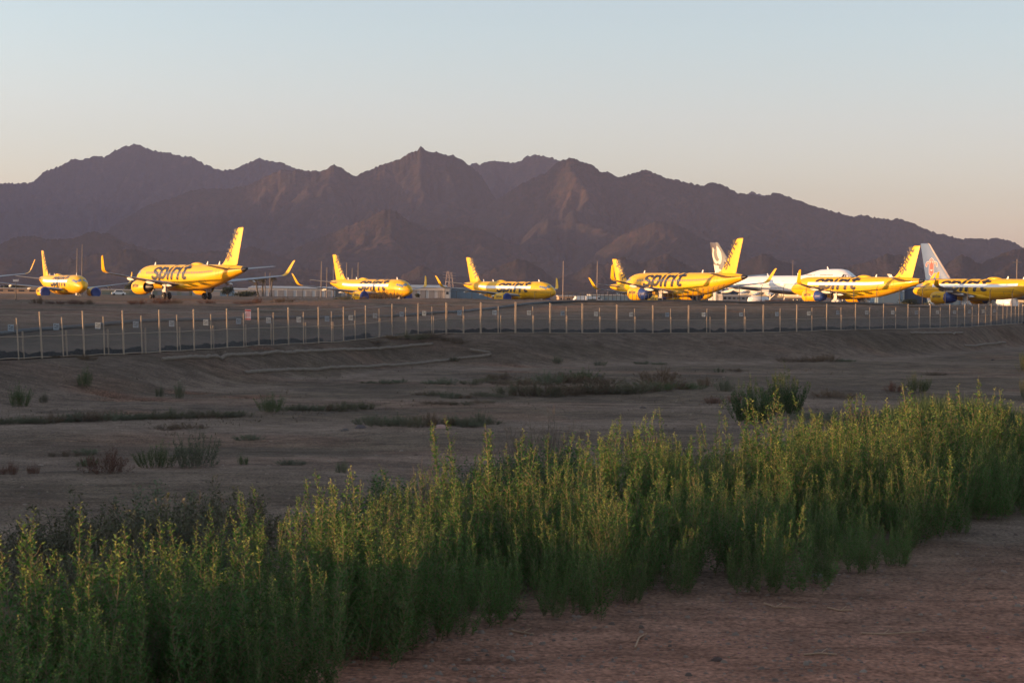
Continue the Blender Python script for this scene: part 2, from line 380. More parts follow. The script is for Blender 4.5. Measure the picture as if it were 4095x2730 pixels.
# ------------------------------------------------------------------ mountains
LAY = [
 (7600, 2000, 500, [(-700,800),(-250,770),(0,729),(77,733),(125,729),(173,690),(208,673),(244,658),(289,634),(357,634),(375,622),(417,625),(476,592),(545,571),(625,604),(672,610),(732,628),(762,622),(815,654),(887,681),(946,673),(1006,646),(1036,627),(1071,640),(1125,649),(1190,675),(1300,720),(1500,800),(1900,1000),(2100,1150)]),
 (7000, 1700, 420, [(1500,1000),(1750,760),(1886,652),(1925,658),(1961,640),(2014,646),(2068,649),(2098,628),(2127,616),(2169,619),(2211,631),(2240,643),(2330,680),(2500,760),(2700,800),(2880,790),(2970,778),(2994,768),(3013,765),(3035,772),(3090,800),(3400,900),(3700,1050),(3800,1150)]),
 (5700, 1800, 420, [(250,1150),(330,1000),(446,911),(536,851),(595,815),(696,792),(768,762),(833,753),(928,756),(1000,738),(1071,702),(1131,678),(1190,681),(1280,684),(1309,670),(1336,658),(1369,673),(1419,705),(1496,667),(1568,646),(1633,613),(1668,600),(1684,577),(1702,592),(1728,604),(1746,601),(1794,622),(1812,619),(1877,658),(1925,702),(1955,750),(1990,800),(2080,900),(2200,1000),(2350,1150)]),
 (5200, 1700, 380, [(1750,1150),(1850,900),(1930,830),(2002,792),(2074,738),(2133,708),(2187,685),(2235,646),(2276,628),(2336,643),(2371,661),(2413,690),(2431,686),(2473,711),(2520,696),(2574,680),(2610,689),(2657,708),(2700,720),(2746,724),(2810,740),(2848,730),(2899,743),(2956,772),(3013,781),(3058,783),(3108,770),(3153,784),(3223,813),(3280,829),(3350,848),(3413,867),(3445,859),(3509,870),(3566,880),(3591,873),(3649,891),(3712,918),(3776,937),(3846,953),(3909,950),(3998,948),(4055,965),(4095,988),(4300,1060),(4600,1130)]),
 (4300, 900, 260, [(950,1150),(1080,1040),(1190,988),(1268,955),(1383,905),(1479,863),(1538,839),(1580,842),(1633,881),(1717,917),(1850,900),(1930,915),(2050,980),(2200,1060),(2350,1150)]),
 (4100, 900, 260, [(2250,1150),(2400,1000),(2500,930),(2620,880),(2720,900),(2820,960),(2950,1000),(3100,1080),(3200,1150)]),
 (3900, 700, 240, [(-400,1000),(-100,985),(0,976),(48,952),(125,937),(196,958),(298,952),(369,922),(440,930),(524,982),(640,1000),(760,1010),(900,1005),(976,994),(1012,985),(1071,1006),(1200,1060),(1350,1120),(1400,1150)]),
 (3300, 420, 170, [(-300,1060),(60,1040),(200,1055),(420,1010),(500,990),(560,1000),(680,1060),(830,1090),(1000,1080),(1150,1070),(1290,1080),(1450,1125),(1598,1101),(1693,1053),(1746,1095),(1895,1107),(1996,1065),(2074,1038),(2103,1041),(2163,1071),(2222,1119),(2312,1083),(2366,1047),(2420,1058),(2490,1030),(2514,1036),(2568,1048),(2663,1012),(2727,1051),(2800,1090),(2900,1060),(2956,1045),(3064,1010),(3120,1040),(3250,1090),(3400,1060),(3490,1038),(3547,1010),(3617,1013),(3690,1075),(3776,1064),(3846,1016),(3922,1057),(3941,1045),(4030,1007),(4095,994),(4300,1000),(4600,1080)]),
 (2900, 260, 120, [(-300,1130),(0,1120),(180,1140),(380,1120),(700,1135),(1100,1120),(1500,1140),(1640,1120),(1900,1135),(2000,1120),(2120,1118),(2300,1140),(2420,1110),(2560,1120),(2780,1140),(3000,1115),(3200,1130),(3500,1100),(3700,1120),(3850,1105),(4095,1090),(4500,1130)]),
]
MA = np.concatenate([np.linspace(-.62, -.40, 150)[:-1], np.linspace(-.40, -.33, 60)[:-1], np.linspace(-.33, .33, 1150), np.linspace(.33, .44, 60)[1:]]); MY = np.concatenate([np.linspace(2450, 4600, 330)[:-1], np.linspace(4600, 8300, 300)])
A2, Y2 = np.meshgrid(MA, MY); X2 = A2*Y2
HM = np.full(A2.shape, -60.); CM = np.zeros(A2.shape)
for li, (Yc, W, L1, pts) in enumerate(LAY):
    aa = np.array([ray(p, q)[0] for p, q in pts]); ee = np.array([ray(p, q)[2] for p, q in pts])
    Yr = Yc*(1+.035*fbm(MA*Yc/900, MA*0, 2, 100+li))
    e = np.interp(MA, aa, ee)
    e = e + .0009*fbm(MA*900, MA*0, 3, 140+li)*(e > 0)
    Hc = np.maximum(e, -.002)*Yr + 2.5
    Hc = np.where(MA < aa[0], Hc[np.argmin(abs(MA-aa[0]))]*np.exp((MA-aa[0])*9), Hc)
    def gs(a, w):
        q = np.exp(-np.linspace(-2.2, 2.2, 2*w+1)**2); q /= q.sum(); return np.convolve(np.pad(a, w, 'edge'), q, 'valid')
    t = (Yr[None, :]-Y2)/W
    g1, g2 = gs(Hc, 10), gs(Hc, 45); b1 = np.clip(t*14, 0, 1); b2_ = np.clip(t*3, 0, 1)
    Hc2 = (Hc[None, :]*(1-b1)+g1[None, :]*b1)*(1-b2_)+g2[None, :]*b2_
    u = A2*Yc
    wr = fbm(u/600, Y2/600, 3, 160+li)
    s1 = ridged(u/L1+.9*wr+t*.5, Y2/(L1*2.6)+.5*wr, 2, 180+li, .45)
    s2 = ridged(u/(L1*.36)+1.3*wr-t*.4, Y2/(L1*.8), 3, 190+li, .5)
    k1 = np.clip(t*2.6, 0, 1)*.50; k2 = np.clip(t*5, 0, 1)*.12
    tt = np.clip(t, 0, 1.)
    h = Hc2*(1-tt)**1.12*(1-k1*(1-s1)*1.5)*(1-k2*(1-s2)*1.6)
    h = np.where(t < 0, Hc[None, :]*(1+t*3.0), h)
    hh_ = h-3*(t > .98)*50; CM = np.where(hh_ > HM, np.exp(-(t/.05)**2), CM); HM = np.maximum(HM, hh_)
# run water over the relief so that ribs and gullies form
KE = .05; NE = 26; DF = .008
EX = np.arange(-2640, 2641, 13.); EY = np.arange(2440, 8300, 14.)
def polar_sample(F, X, Y):
    a = X/Y; ia = np.clip(np.interp(a, MA, np.arange(len(MA))), 0, len(MA)-1.001); iy = np.clip(np.interp(Y, MY, np.arange(len(MY))), 0, len(MY)-1.001)
    i0 = ia.astype(int); j0 = iy.astype(int); fa = ia-i0; fy = iy-j0
    return (F[j0, i0]*(1-fa)+F[j0, i0+1]*fa)*(1-fy)+(F[j0+1, i0]*(1-fa)+F[j0+1, i0+1]*fa)*fy
ex, ey = np.meshgrid(EX, EY)
h0 = np.maximum(polar_sample(HM, ex, ey), -4)+np.clip(0, 0, 1)
he = h0+14*fbm(ex/90, ey/90, 5, 400, .6)*np.clip(h0/40, 0, 1)
ny, nx = he.shape; idx = np.arange(ny*nx).reshape(ny, nx)
for it in range(NE):
    hp = np.pad(he, 1, constant_values=1e9); best = np.zeros_like(he); rec = idx.copy()
    for dj in (-1, 0, 1):
        for di in (-1, 0, 1):
            if dj == 0 and di == 0: continue
            dl = 13.5*math.hypot(di, dj); sl_ = (he-hp[1+dj:ny+1+dj, 1+di:nx+1+di])/dl
            m = sl_ > best; best[m] = sl_[m]; rec[m] = (idx+dj*nx+di)[m]
    order = np.argsort(-he.ravel(), kind='stable').tolist(); rc = rec.ravel().tolist(); A_ = [1.]*len(rc)
    for i in order:
        r_ = rc[i]
        if r_ != i: A_[r_] += A_[i]
    Fk = (KE*np.sqrt(np.array(A_))*np.clip(h0.ravel()/30, 0, 1)).tolist(); hl = he.ravel().tolist()
    for i in reversed(order):
        r_ = rc[i]
        if r_ != i: f_ = Fk[i]; hl[i] = (hl[i]+f_*hl[r_])/(1+f_)
    he = np.array(hl).reshape(ny, nx)
    lap = -4*he; lap[1:-1, 1:-1] += he[:-2, 1:-1]+he[2:, 1:-1]+he[1:-1, :-2]+he[1:-1, 2:]; lap[0] = lap[-1] = 0; lap[:, 0] = lap[:, -1] = 0
    he = he+DF*lap
dE = (he-h0)
def cart_sample(F, X, Y):
    ix = np.clip((X-EX[0])/13., 0, nx-1.001); iy = np.clip((Y-EY[0])/14., 0, ny-1.001); i0 = ix.astype(int); j0 = iy.astype(int); fx = ix-i0; fy = iy-j0
    return (F[j0, i0]*(1-fx)+F[j0, i0+1]*fx)*(1-fy)+(F[j0+1, i0]*(1-fx)+F[j0+1, i0+1]*fx)*fy
HM = HM + cart_sample(dE, X2, Y2)*(1-CM)*sstep(-2640, -2500, X2)*(1-sstep(2500, 2640, X2))
wm = (320+560*sstep(3900, 5200, Y2))*np.clip(ridged(Y2/700+3.3, X2/2600, 3, 330)*1.16, 0, 1.05)**1.6*sstep(-1500, -2300, X2+.0*Y2)*sstep(-.345, -.40, A2)*sstep(8300, 7700, Y2)  # massif past the left view edge, added to shade the range
HM = np.maximum(HM, wm)
HM = HM + (2.5*fbm(X2/40, Y2/40, 4, 300)+5*(ridged(X2/90, Y2/90, 3, 310)-.6))*np.clip(HM/60, 0, 1)
HM = np.maximum(HM, -60); HM = np.where(HM < 2, -8, HM)-2.5
def rock_mat():
    m, n, p = nt('desert_rock'); L = n.links.new
    tc = n.nodes.new('ShaderNodeTexCoord')
    def noise(sc, det=6, r=.6):
        q = n.nodes.new('ShaderNodeTexNoise'); q.inputs['Scale'].default_value = sc; q.inputs['Detail'].default_value = det; q.inputs['Roughness'].default_value = r
        L(tc.outputs['Object'], q.inputs['Vector']); return q.outputs['Fac']
    def ramp(f, a, b):
        q = n.nodes.new('ShaderNodeMapRange'); q.inputs[1].default_value = a; q.inputs[2].default_value = b; L(f, q.inputs[0]); return q.outputs[0]
    def mix(f, a, b):
        q = n.nodes.new('ShaderNodeMix'); q.data_type = 'RGBA'; L(f, q.inputs[0])
        for i, s in ((6, a), (7, b)):
            if isinstance(s, tuple): q.inputs[i].default_value = (*s, 1)
            else: L(s, q.inputs[i])
        return q.outputs[2]
    c = mix(ramp(noise(.0035, 5), .4, .6), (.058, .038, .034), (.038, .032, .033))
    c = mix(ramp(noise(.03, 8, .75), .42, .62), c, (.027, .027, .024))
    c = mix(ramp(noise(.012, 8, .7), .55, .7), c, (.09, .055, .043))
    c = mix(ramp(noise(.075, 9, .8), .50, .60), c, (.022, .024, .020))
    L(c, p.inputs['Base Color']); p.inputs['Roughness'].default_value = 1; p.inputs['Specular IOR Level'].default_value = 0
    b = n.nodes.new('ShaderNodeBump'); b.inputs['Strength'].default_value = 1; b.inputs['Distance'].default_value = 22
    L(noise(.018, 9, .7), b.inputs['Height']); L(b.outputs[0], p.inputs['Normal'])
    return m
ROCK = rock_mat()
me = np_mesh('mountains', np.stack([X2, Y2, HM], -1).reshape(-1, 3), grid_faces(len(MY), len(MA)), ROCK)
tag(link('mountains', me), 'rugged brown desert mountain range behind the airfield', kind='structure')

# ------------------------------------------------------------------ haze
hz = MB(); hz.box((-9300, -9300, -7), (9300, 9300, 960))
hm = bpy.data.materials.new('haze_air'); hm.use_nodes = True; hn = hm.node_tree; hn.nodes.clear()
ho = hn.nodes.new('ShaderNodeOutputMaterial'); pv = hn.nodes.new('ShaderNodeVolumePrincipled')
pv.inputs['Color'].default_value = (.58, .64, 1.0, 1); pv.inputs['Density'].default_value = .000045
pv.inputs['Anisotropy'].default_value = 0.
hn.links.new(pv.outputs[0], ho.inputs['Volume'])
hzo = hz.build('haze', hm); tag(hzo, 'thin evening haze in the air', kind='stuff')

# ------------------------------------------------------------------ lettering
def arc(cx, cy, rx, ry, a0, a1, n=18):
    return [(cx+rx*math.cos(R(a0+(a1-a0)*k/n)), cy+ry*math.sin(R(a0+(a1-a0)*k/n))) for k in range(n+1)]
GLY = {   # stroke centre lines; x height 1
 's': (.70, [arc(.36, .72, .27, .20, 25, 215, 12)+arc(.33, .26, .28, .21, 65, -150, 14)]),
 'p': (.86, [[(.16, .95), (.16, -.42)], arc(.46, .50, .29, .40, 0, 360, 24)]),
 'i': (.42, [[(.17, .92), (.17, .06)], [(.17, 1.27), (.17, 1.36)]]),
 'r': (.62, [[(.15, .92), (.15, .06)], arc(.42, .52, .27, .36, 175, 55, 10)]),
 't': (.64, [[(.28, 1.42), (.28, .30)]+arc(.46, .30, .18, .22, 180, 300, 8), [(.10, .92), (.60, .92)]]),
 'c': (.70, [arc(.38, .5, .28, .40, 50, 310, 18)]),
 'o': (.80, [arc(.40, .5, .29, .40, 0, 360, 24)]),
 'm': (1.1, [[(.14, .92), (.14, .06)], arc(.36, .60, .22, .30, 180, 0, 10)+[(.58, .06)], arc(.78, .60, .20, .30, 180, 0, 10)+[(.98, .06)]]),
 '.': (.30, [[(.12, .08), (.12, .12)]]),
}
def word_cells(word, h, thick, cell, shear=.22, squeeze=1.):
    """square cells covered by the strokes of the word; returns centres (u, v) with v = 0 on the baseline"""
    segs = []; x = 0
    for ch in word:
        w, st = GLY[ch]
        for pl in st:
            for a, b in zip(pl[:-1], pl[1:]): segs.append((x+a[0]+a[1]*shear, a[1], x+b[0]+b[1]*shear, b[1]))
        x += w
    S = np.array(segs); W = x
    u = np.arange(-.35, W+.5, cell/h/squeeze); v = np.arange(-.7, 1.7, cell/h)
    U, V = np.meshgrid(u, v); D = np.full(U.shape, 9.)
    for x0, y0, x1, y1 in S:
        dx, dy = x1-x0, y1-y0; l2 = dx*dx+dy*dy+1e-9
        t = np.clip(((U-x0)*dx+(V-y0)*dy)/l2, 0, 1)
        D = np.minimum(D, np.hypot(U-x0-t*dx, V-y0-t*dy))
    k = D < thick/2
    return U[k]*h*squeeze, V[k]*h, W*h*squeeze
def cells_mesh(name, U, V, cell, fn, m):
    c = cell/2*1.001; keys = {}; vs = []; fs = []
    for u, v in zip(U, V):
        q = []
        for du, dv in ((-c, -c), (c, -c), (c, c), (-c, c)):
            kk = (round((u+du)/cell*2), round((v+dv)/cell*2))
            if kk not in keys: keys[kk] = len(vs); vs.append(fn(u+du, v+dv))
            q.append(keys[kk])
        fs.append(q)
    return np_mesh(name, vs, fs, m, smooth=True)

# ------------------------------------------------------------------ narrow-body airliner
FUS = [(0.02, .06, .06, 3.28), (.25, .46, .42, 3.30), (.8, .86, .80, 3.38), (1.6, 1.24, 1.22, 3.52), (2.6, 1.57, 1.62, 3.66), (3.8, 1.82, 1.90, 3.74), (5.2, 1.95, 2.03, 3.79), (6.5, 1.975, 2.07, 3.8),
       (12, 1.975, 2.07, 3.8), (18, 1.975, 2.07, 3.8), (23.5, 1.975, 2.07, 3.8), (25.5, 1.94, 1.98, 3.88), (27.5, 1.83, 1.80, 4.04), (29.5, 1.62, 1.56, 4.25), (31.5, 1.36, 1.28, 4.48), (33.5, 1.05, .98, 4.72), (35.3, .74, .70, 4.92), (36.6, .50, .46, 5.04)]
def ring(s, ry, rz, zc, n=40, x0=17.5, k=1.):
    return [(x0-s, ry*math.cos(2*math.pi*i/n), zc+rz*math.sin(2*math.pi*i/n)) for i in range(n)]
def airfoil(le, te, th, n=7):
    """closed ring of points from leading edge point to trailing edge point; thickness th (m); z up"""
    le = np.array(le, float); te = np.array(te, float); r = []
    xs = [0, .03, .12, .3, .55, .8, 1.0]
    yt = [0, .35, .75, 1.0, .85, .45, .04]
    for x, y in zip(xs, yt): r.append((x, y*.5+.0))
    for x, y in list(zip(xs, yt))[::-1][:-1]: r.append((x, -y*.42))
    return le, te, r
def wing_ring(le, te, th, up=(0, 0, 1)):
    le, te, r = airfoil(le, te, th); up = np.array(up, float)
    return [tuple(le+(te-le)*x+up*y*th) for x, y in r]
X0 = 17.5
def P_(s, y, z): return (X0-s, y, z)
CACHE = {}
def part(key, name, fn, parent, m=None, smooth=True, label=None):
    if key not in CACHE:
        b = fn()
        CACHE[key] = b.mesh(name, m, smooth) if isinstance(b, MB) else b
    o = link(name, CACHE[key], parent)
    if label: o['label'] = label
    return o
def f_fus():
    b = MB(); b.loft([ring(*q) for q in FUS]); return b
def f_cone():
    b = MB(); b.loft([ring(36.6, .50, .46, 5.04, 20), ring(37.2, .36, .33, 5.09, 20), ring(37.57, .26, .24, 5.12, 20)]); return b
def f_belly():
    b = MB(); b.loft([ring(*q, 24) for q in ((10.6, .3, .2, 2.2), (11.6, 1.5, .55, 2.2), (13, 2.05, .85, 2.25), (17, 2.15, .95, 2.3), (19.5, 2.0, .85, 2.3), (21.5, 1.2, .5, 2.2), (22.6, .3, .15, 2.1))]); return b
def f_wing(sg):
    def g():
        b = MB()
        b.loft([wing_ring(P_(10.6, sg*.8, 2.45), P_(18.7, sg*.8, 2.35), 1.0), wing_ring(P_(12.1, sg*2.0, 2.62), P_(18.7, sg*2.0, 2.5), .92), wing_ring(P_(14.9, sg*6.3, 3.02), P_(18.95, sg*6.3, 2.95), .55),
                wing_ring(P_(17.8, sg*11.5, 3.62), P_(20.5, sg*11.5, 3.58), .34), wing_ring(P_(20.5, sg*16.3, 4.22), P_(22.0, sg*16.3, 4.2), .2)])
        return b
    return g
def f_shark(sg):
    def g():
        b = MB()
        R_ = []
        for s0, s1, y, z, up in ((20.5, 22.0, 16.3, 4.22, (0, 0, 1)), (20.75, 22.15, 16.75, 4.35, (0, -.4*sg, .9)), (21.0, 22.25, 17.1, 4.62, (0, -.8*sg, .5)), (21.35, 22.4, 17.32, 5.1, (0, -1*sg, .2)), (21.9, 22.75, 17.62, 6.0, (0, -1*sg, .2)), (22.45, 23.05, 17.86, 6.75, (0, -1*sg, .2)), (22.85, 23.15, 17.93, 6.95, (0, -1*sg, .2))):
            R_.append(wing_ring(P_(s0, sg*y, z), P_(s1, sg*y, z-.01), .14, up))
        b.loft(R_); return b
    return g
def f_fair(sg, k):
    def g():
        b = MB()
        for y, s, z, l in (((4.0, 18.2, 2.4, 3.0), (7.4, 18.6, 2.78, 2.9), (11.4, 19.6, 3.30, 2.4))[k],):
            b.loft([ring(s+dx*l, r*.22, r*.26, z+dz, 10, X0) for dx, r, dz in ((-.5, .1, .1), (-.3, .8, .02), (0, 1, -.05), (.3, .8, -.1), (.55, .08, -.14))])
            b.v[-50:] = [(v[0], v[1]+sg*y, v[2]) for v in b.v[-50:]]
        return b
    return g
def f_tailplane(sg):
    def g():
        b = MB()
        b.loft([wing_ring(P_(31.2, sg*.5, 4.95), P_(34.9, sg*.5, 4.95), .4), wing_ring(P_(31.7, sg*1.0, 5.0), P_(35.0, sg*1.0, 5.0), .34), wing_ring(P_(34.9, sg*6.1, 5.6), P_(36.3, sg*6.1, 5.6), .14), wing_ring(P_(35.3, sg*6.25, 5.62), P_(36.3, sg*6.25, 5.62), .06)])
        return b
    return g
FIN = [(27.6, 29.0, 5.72, .1), (28.9, 34.3, 5.62, .5), (29.9, 34.6, 5.95, .5), (30.6, 34.75, 6.5, .46), (34.55, 36.35, 11.5, .2), (34.8, 36.4, 11.72, .12), (35.2, 36.35, 11.76, .03)]
def f_fin():
    b = MB(); b.loft([wing_ring(P_(a, 0, z), P_(c, 0, z), th, (0, 1, 0)) for a, c, z, th in FIN[1:]])
    return b
def fin_half(s, z):
    a = np.interp(z, [q[2] for q in FIN[1:]], [q[0] for q in FIN[1:]]); c = np.interp(z, [q[2] for q in FIN[1:]], [q[1] for q in FIN[1:]]); th = np.interp(z, [q[2] for q in FIN[1:]], [q[3] for q in FIN[1:]])
    x = min(max((s-a)/(c-a), 0), 1)
    return float(np.interp(x, [0, .03, .12, .3, .55, .8, 1], [0, .35, .75, 1, .85, .45, .04])*.5*th)
def f_finword(sg):
    """word on the fin; port side (sg=+1) reads upwards, starboard side reads downwards"""
    def g():
        cell = .06; U, V, W = word_cells('spirit', 1.2, .215, cell, .05, 1.12)
        if sg > 0: o = np.array([31.95, 6.25]); d = np.array([3.05, 4.75])
        else: o = np.array([34.85, 11.25]); d = np.array([-2.75, -4.75])
        L_ = np.linalg.norm(d); d = d/L_; sc = L_/W
        # picture plane of the viewer: port side has +s to the right, starboard side has -s to the right
        up = np.array([-d[1], d[0]]) if sg > 0 else np.array([d[1], -d[0]])
        def fn(u, v):
            q = o+d*u*sc+up*v*.85*(1)
            return P_(q[0], (fin_half(q[0], q[1])*(1 if sg > 0 else .84)+.025)*sg, q[1])
        if sg < 0:
            pass
        return cells_mesh('lettering', U, V, cell, fn, BRN)
    return g
def body_pt(s, v, sg, off):
    ry = float(np.interp(s, [q[0] for q in FUS], [q[1] for q in FUS])); rz = float(np.interp(s, [q[0] for q in FUS], [q[2] for q in FUS])); zc = float(np.interp(s, [q[0] for q in FUS], [q[3] for q in FUS]))
    a = v/2.03
    return P_(s, sg*(ry+off)*math.cos(a), zc+(rz+off)*math.sin(a))
def f_bodyword(sg):
    def g():
        cell = .085; U, V, W = word_cells('spirit', 2.25, .245, cell, .20, 1.5)
        s0 = 8.6 if sg > 0 else 8.2+W
        def fn(u, v): return body_pt(s0+u if sg > 0 else s0-u, v-.42, sg, .02)
        return cells_mesh('lettering', U, V, cell, fn, BLK)
    return g
def patch(s0, s1, v0, v1, sg, off, ns=24, nv=4):
    b = MB(); vs = [body_pt(s0+(s1-s0)*i/ns, v0+(v1-v0)*j/nv, sg, off) for i in range(ns+1) for j in range(nv+1)]
    b.add(vs, [(i*(nv+1)+j, (i+1)*(nv+1)+j, (i+1)*(nv+1)+j+1, i*(nv+1)+j+1) for i in range(ns) for j in range(nv)]); return b
def f_film():
    b = MB()
    for sg in (1, -1):
        q = patch(6.9, 28.6, .36, .98, sg, .05, 60); b.add(q.v, q.f)
    return b
def f_windows():
    b = MB()
    for sg in (1, -1):
        for s in np.arange(6.6, 29.5, .533):
            if 13.6 < s < 13.9: continue
            q = patch(s, s+.26, .48, .84, sg, .03, 1, 2); b.add(q.v, q.f)
    return b
def f_doors():
    b = MB()
    for sg in (1, -1):
        for s, v0, v1, w in ((4.6, -.35, 1.45, .82), (30.2, -.35, 1.25, .78), (25.2, -1.55, -.6, 1.8), (7.6, -1.5, -.55, 1.8), (14.2, .35, 1.35, .5), (15.1, .35, 1.35, .5)):
            for (a, c, d, e) in ((s, s+w, v0, v0+.05), (s, s+w, v1-.05, v1), (s, s+.05, v0+.05, v1-.05), (s+w-.05, s+w, v0+.05, v1-.05)):
                q = patch(a, c, d, e, sg, .024, 2, 2); b.add(q.v, q.f)
    return b
def f_cockpit():
    b = MB()
    for sg in (1, -1):
        for s0, s1, v0, v1 in ((1.75, 2.5, .75, 1.5), (2.55, 3.2, .78, 1.42), (3.25, 3.95, .80, 1.32)):
            q = patch(s0, s1, v0, v1, sg, .025, 4, 3); b.add(q.v, q.f)
        q = patch(1.35, 2.1, 1.55, 2.9, sg, .025, 4, 4); b.add(q.v, q.f)
    return b
def nac(pts, y, n=28, zc=1.95): return [[(X0-s, y+r*math.cos(2*math.pi*i/n), zc+dz+r*math.sin(2*math.pi*i/n)) for i in range(n)] for s, r, dz in pts]
def f_nac(sg):
    def g():
        b = MB(); b.loft(nac([(10.9, .92, 0), (10.72, 1.0, 0), (10.78, 1.08, 0), (11.2, 1.2, 0), (12.3, 1.26, 0), (13.5, 1.22, 0.02), (14.9, 1.0, .05), (14.95, .93, .05), (14.4, .9, .05)], sg*5.75), cap=False); return b
    return g
def f_core(sg):
    def g():
        b = MB(); b.loft(nac([(13.9, .75, .05), (15.2, .62, .06), (16.1, .42, .08), (16.8, .1, .1)], sg*5.75, 18)); 
        b.loft(nac([(11.9, .2, 0), (12.0, 1.12, 0), (12.1, .2, 0)], sg*5.75, 18)); return b
    return g
def f_pylon(sg):
    def g():
        b = MB(); y = sg*5.75
        b.loft([[P_(12.0, y-.16, 3.12), P_(12.0, y+.16, 3.12), P_(12.0, y+.16, 2.9), P_(12.0, y-.16, 2.9)], [P_(14.9, y-.2, 3.05), P_(14.9, y+.2, 3.05), P_(14.9, y+.2, 2.5), P_(14.9, y-.2, 2.5)], [P_(17.3, y-.1, 2.9), P_(17.3, y+.1, 2.9), P_(17.3, y+.1, 2.6), P_(17.3, y-.1, 2.6)]])
        return b
    return g
def f_cover(sg, front, loose=0):
    def g():
        b = MB()
        if front: b.loft(nac([(10.95, 1.2, 0), (10.62, 1.08, 0), (10.5, .9, 0), (10.58, .5, 0), (10.6, .05, 0)], sg*5.75, 24))
        else:
            rr = []
            for s, r, dz in ((14.3, 1.16, .02), (15.0, 1.06, .0), (15.7, .95, -.02), (16.3, .78, .0), (16.55, .5, 0), (16.6, .05, 0)):
                rr.append([(X0-s-.06*math.sin(i*2.1), sg*5.75+r*(1+.05*math.sin(i*3.7+s))*math.cos(2*math.pi*i/24), 1.95+dz+r*(1+.05*math.sin(i*2.9+s*2))*math.sin(2*math.pi*i/24)) for i in range(24)])
            b.loft(rr)
        return b
    return g
def f_nacword(sg):
    def g():
        cell = .05; U, V, W = word_cells('spirit.com', .42, .2, cell, .1, 1.0); U = U*2.1/W
        def fn(u, v):
            s = 11.5+u*1. if sg > 0 else 11.5+2.1-u
            r = float(np.interp(s, [11.2, 12.3, 13.5, 14.9], [1.2, 1.26, 1.22, 1.0]))+.02; a = (v+.02)/1.22
            return (X0-s, sg*(5.75+r*math.cos(a)), 1.95+r*math.sin(a))
        return cells_mesh('lettering', U, V, cell, fn, BRN)
    return g
def wheel(b, s, y, r, w):
    n = 20; rr = []
    for yy, q in ((-w/2, r*.55), (-w/2, r*.92), (-w/2+.06, r), (w/2-.06, r), (w/2, r*.92), (w/2, r*.55)):
        rr.append([(X0-s+q*math.cos(2*math.pi*i/n), y+yy, r+q*math.sin(2*math.pi*i/n)) for i in range(n)])
    b.loft(rr)
def f_mg(y):
    def g():
        b = MB(); b.bar(P_(17.7, y, .55), P_(17.6, y*.98, 2.7), .14, n=10); b.bar(P_(17.7, y-.75, .56), P_(17.7, y+.75, .56), .09, n=8)
        b.bar(P_(17.65, y, 1.5), P_(17.6, y*.45, 2.6), .08, n=8); sg = 1 if y > 0 else -1
        b.box((X0-18.3, y+sg*.5-.02, 1.2), (X0-17.1, y+sg*.5+.02, 2.7)); return b
    return g
def f_mw(y, k):
    def g():
        b = MB(); wheel(b, 17.7, y+k*.46, .58, .42); return b
    return g
def f_ng():
    b = MB(); b.bar(P_(5.07, 0, .4), P_(4.9, 0, 2.2), .09, n=8); b.bar(P_(5.07, -.35, .38), P_(5.07, .35, .38), .06, n=8)
    b.bar(P_(4.95, 0, 1.2), P_(4.1, 0, 2.0), .05, n=6); b.box((X0-5.6, .38, 1.35), (X0-4.2, .41, 2.1)); b.box((X0-5.6, -.41, 1.35), (X0-4.2, -.38, 2.1)); return b
def f_nw(k):
    def g():
        b = MB(); wheel(b, 5.07, k*.25, .38, .22); return b
    return g
def f_wrap(y, s=17.7, r=.95):
    def g():
        b = MB(); rings = []
        for j in range(9):
            a = math.pi*j/8; rr = []
            for i in range(16):
                t = 2*math.pi*i/16; q = r*(1+.16*math.sin(3*t+j)+.1*math.sin(7*t+2*j+y))
                rr.append((X0-s+q*math.sin(a)*math.cos(t), y+q*.95*math.sin(a)*math.sin(t), max(.02, r*.78-q*.8*math.cos(a))))
            rings.append(rr)
        b.loft(rings); return b
    return g
def f_dome():
    b = MB(); b.loft([ring(*q, 16) for q in ((19.6, .1, .02, 5.86), (20.1, .5, .22, 5.88), (20.9, .62, .36, 5.88), (21.9, .6, .36, 5.88), (22.8, .4, .22, 5.87), (23.3, .08, .03, 5.86))]); return b
def f_blade(s):
    def g():
        b = MB(); b.loft([[P_(s, .03, 5.8), P_(s, -.03, 5.8), P_(s+.45, -.03, 5.8), P_(s+.45, .03, 5.8)], [P_(s+.35, .015, 6.35), P_(s+.35, -.015, 6.35), P_(s+.55, -.015, 6.35), P_(s+.55, .015, 6.35)]]); return b
    return g
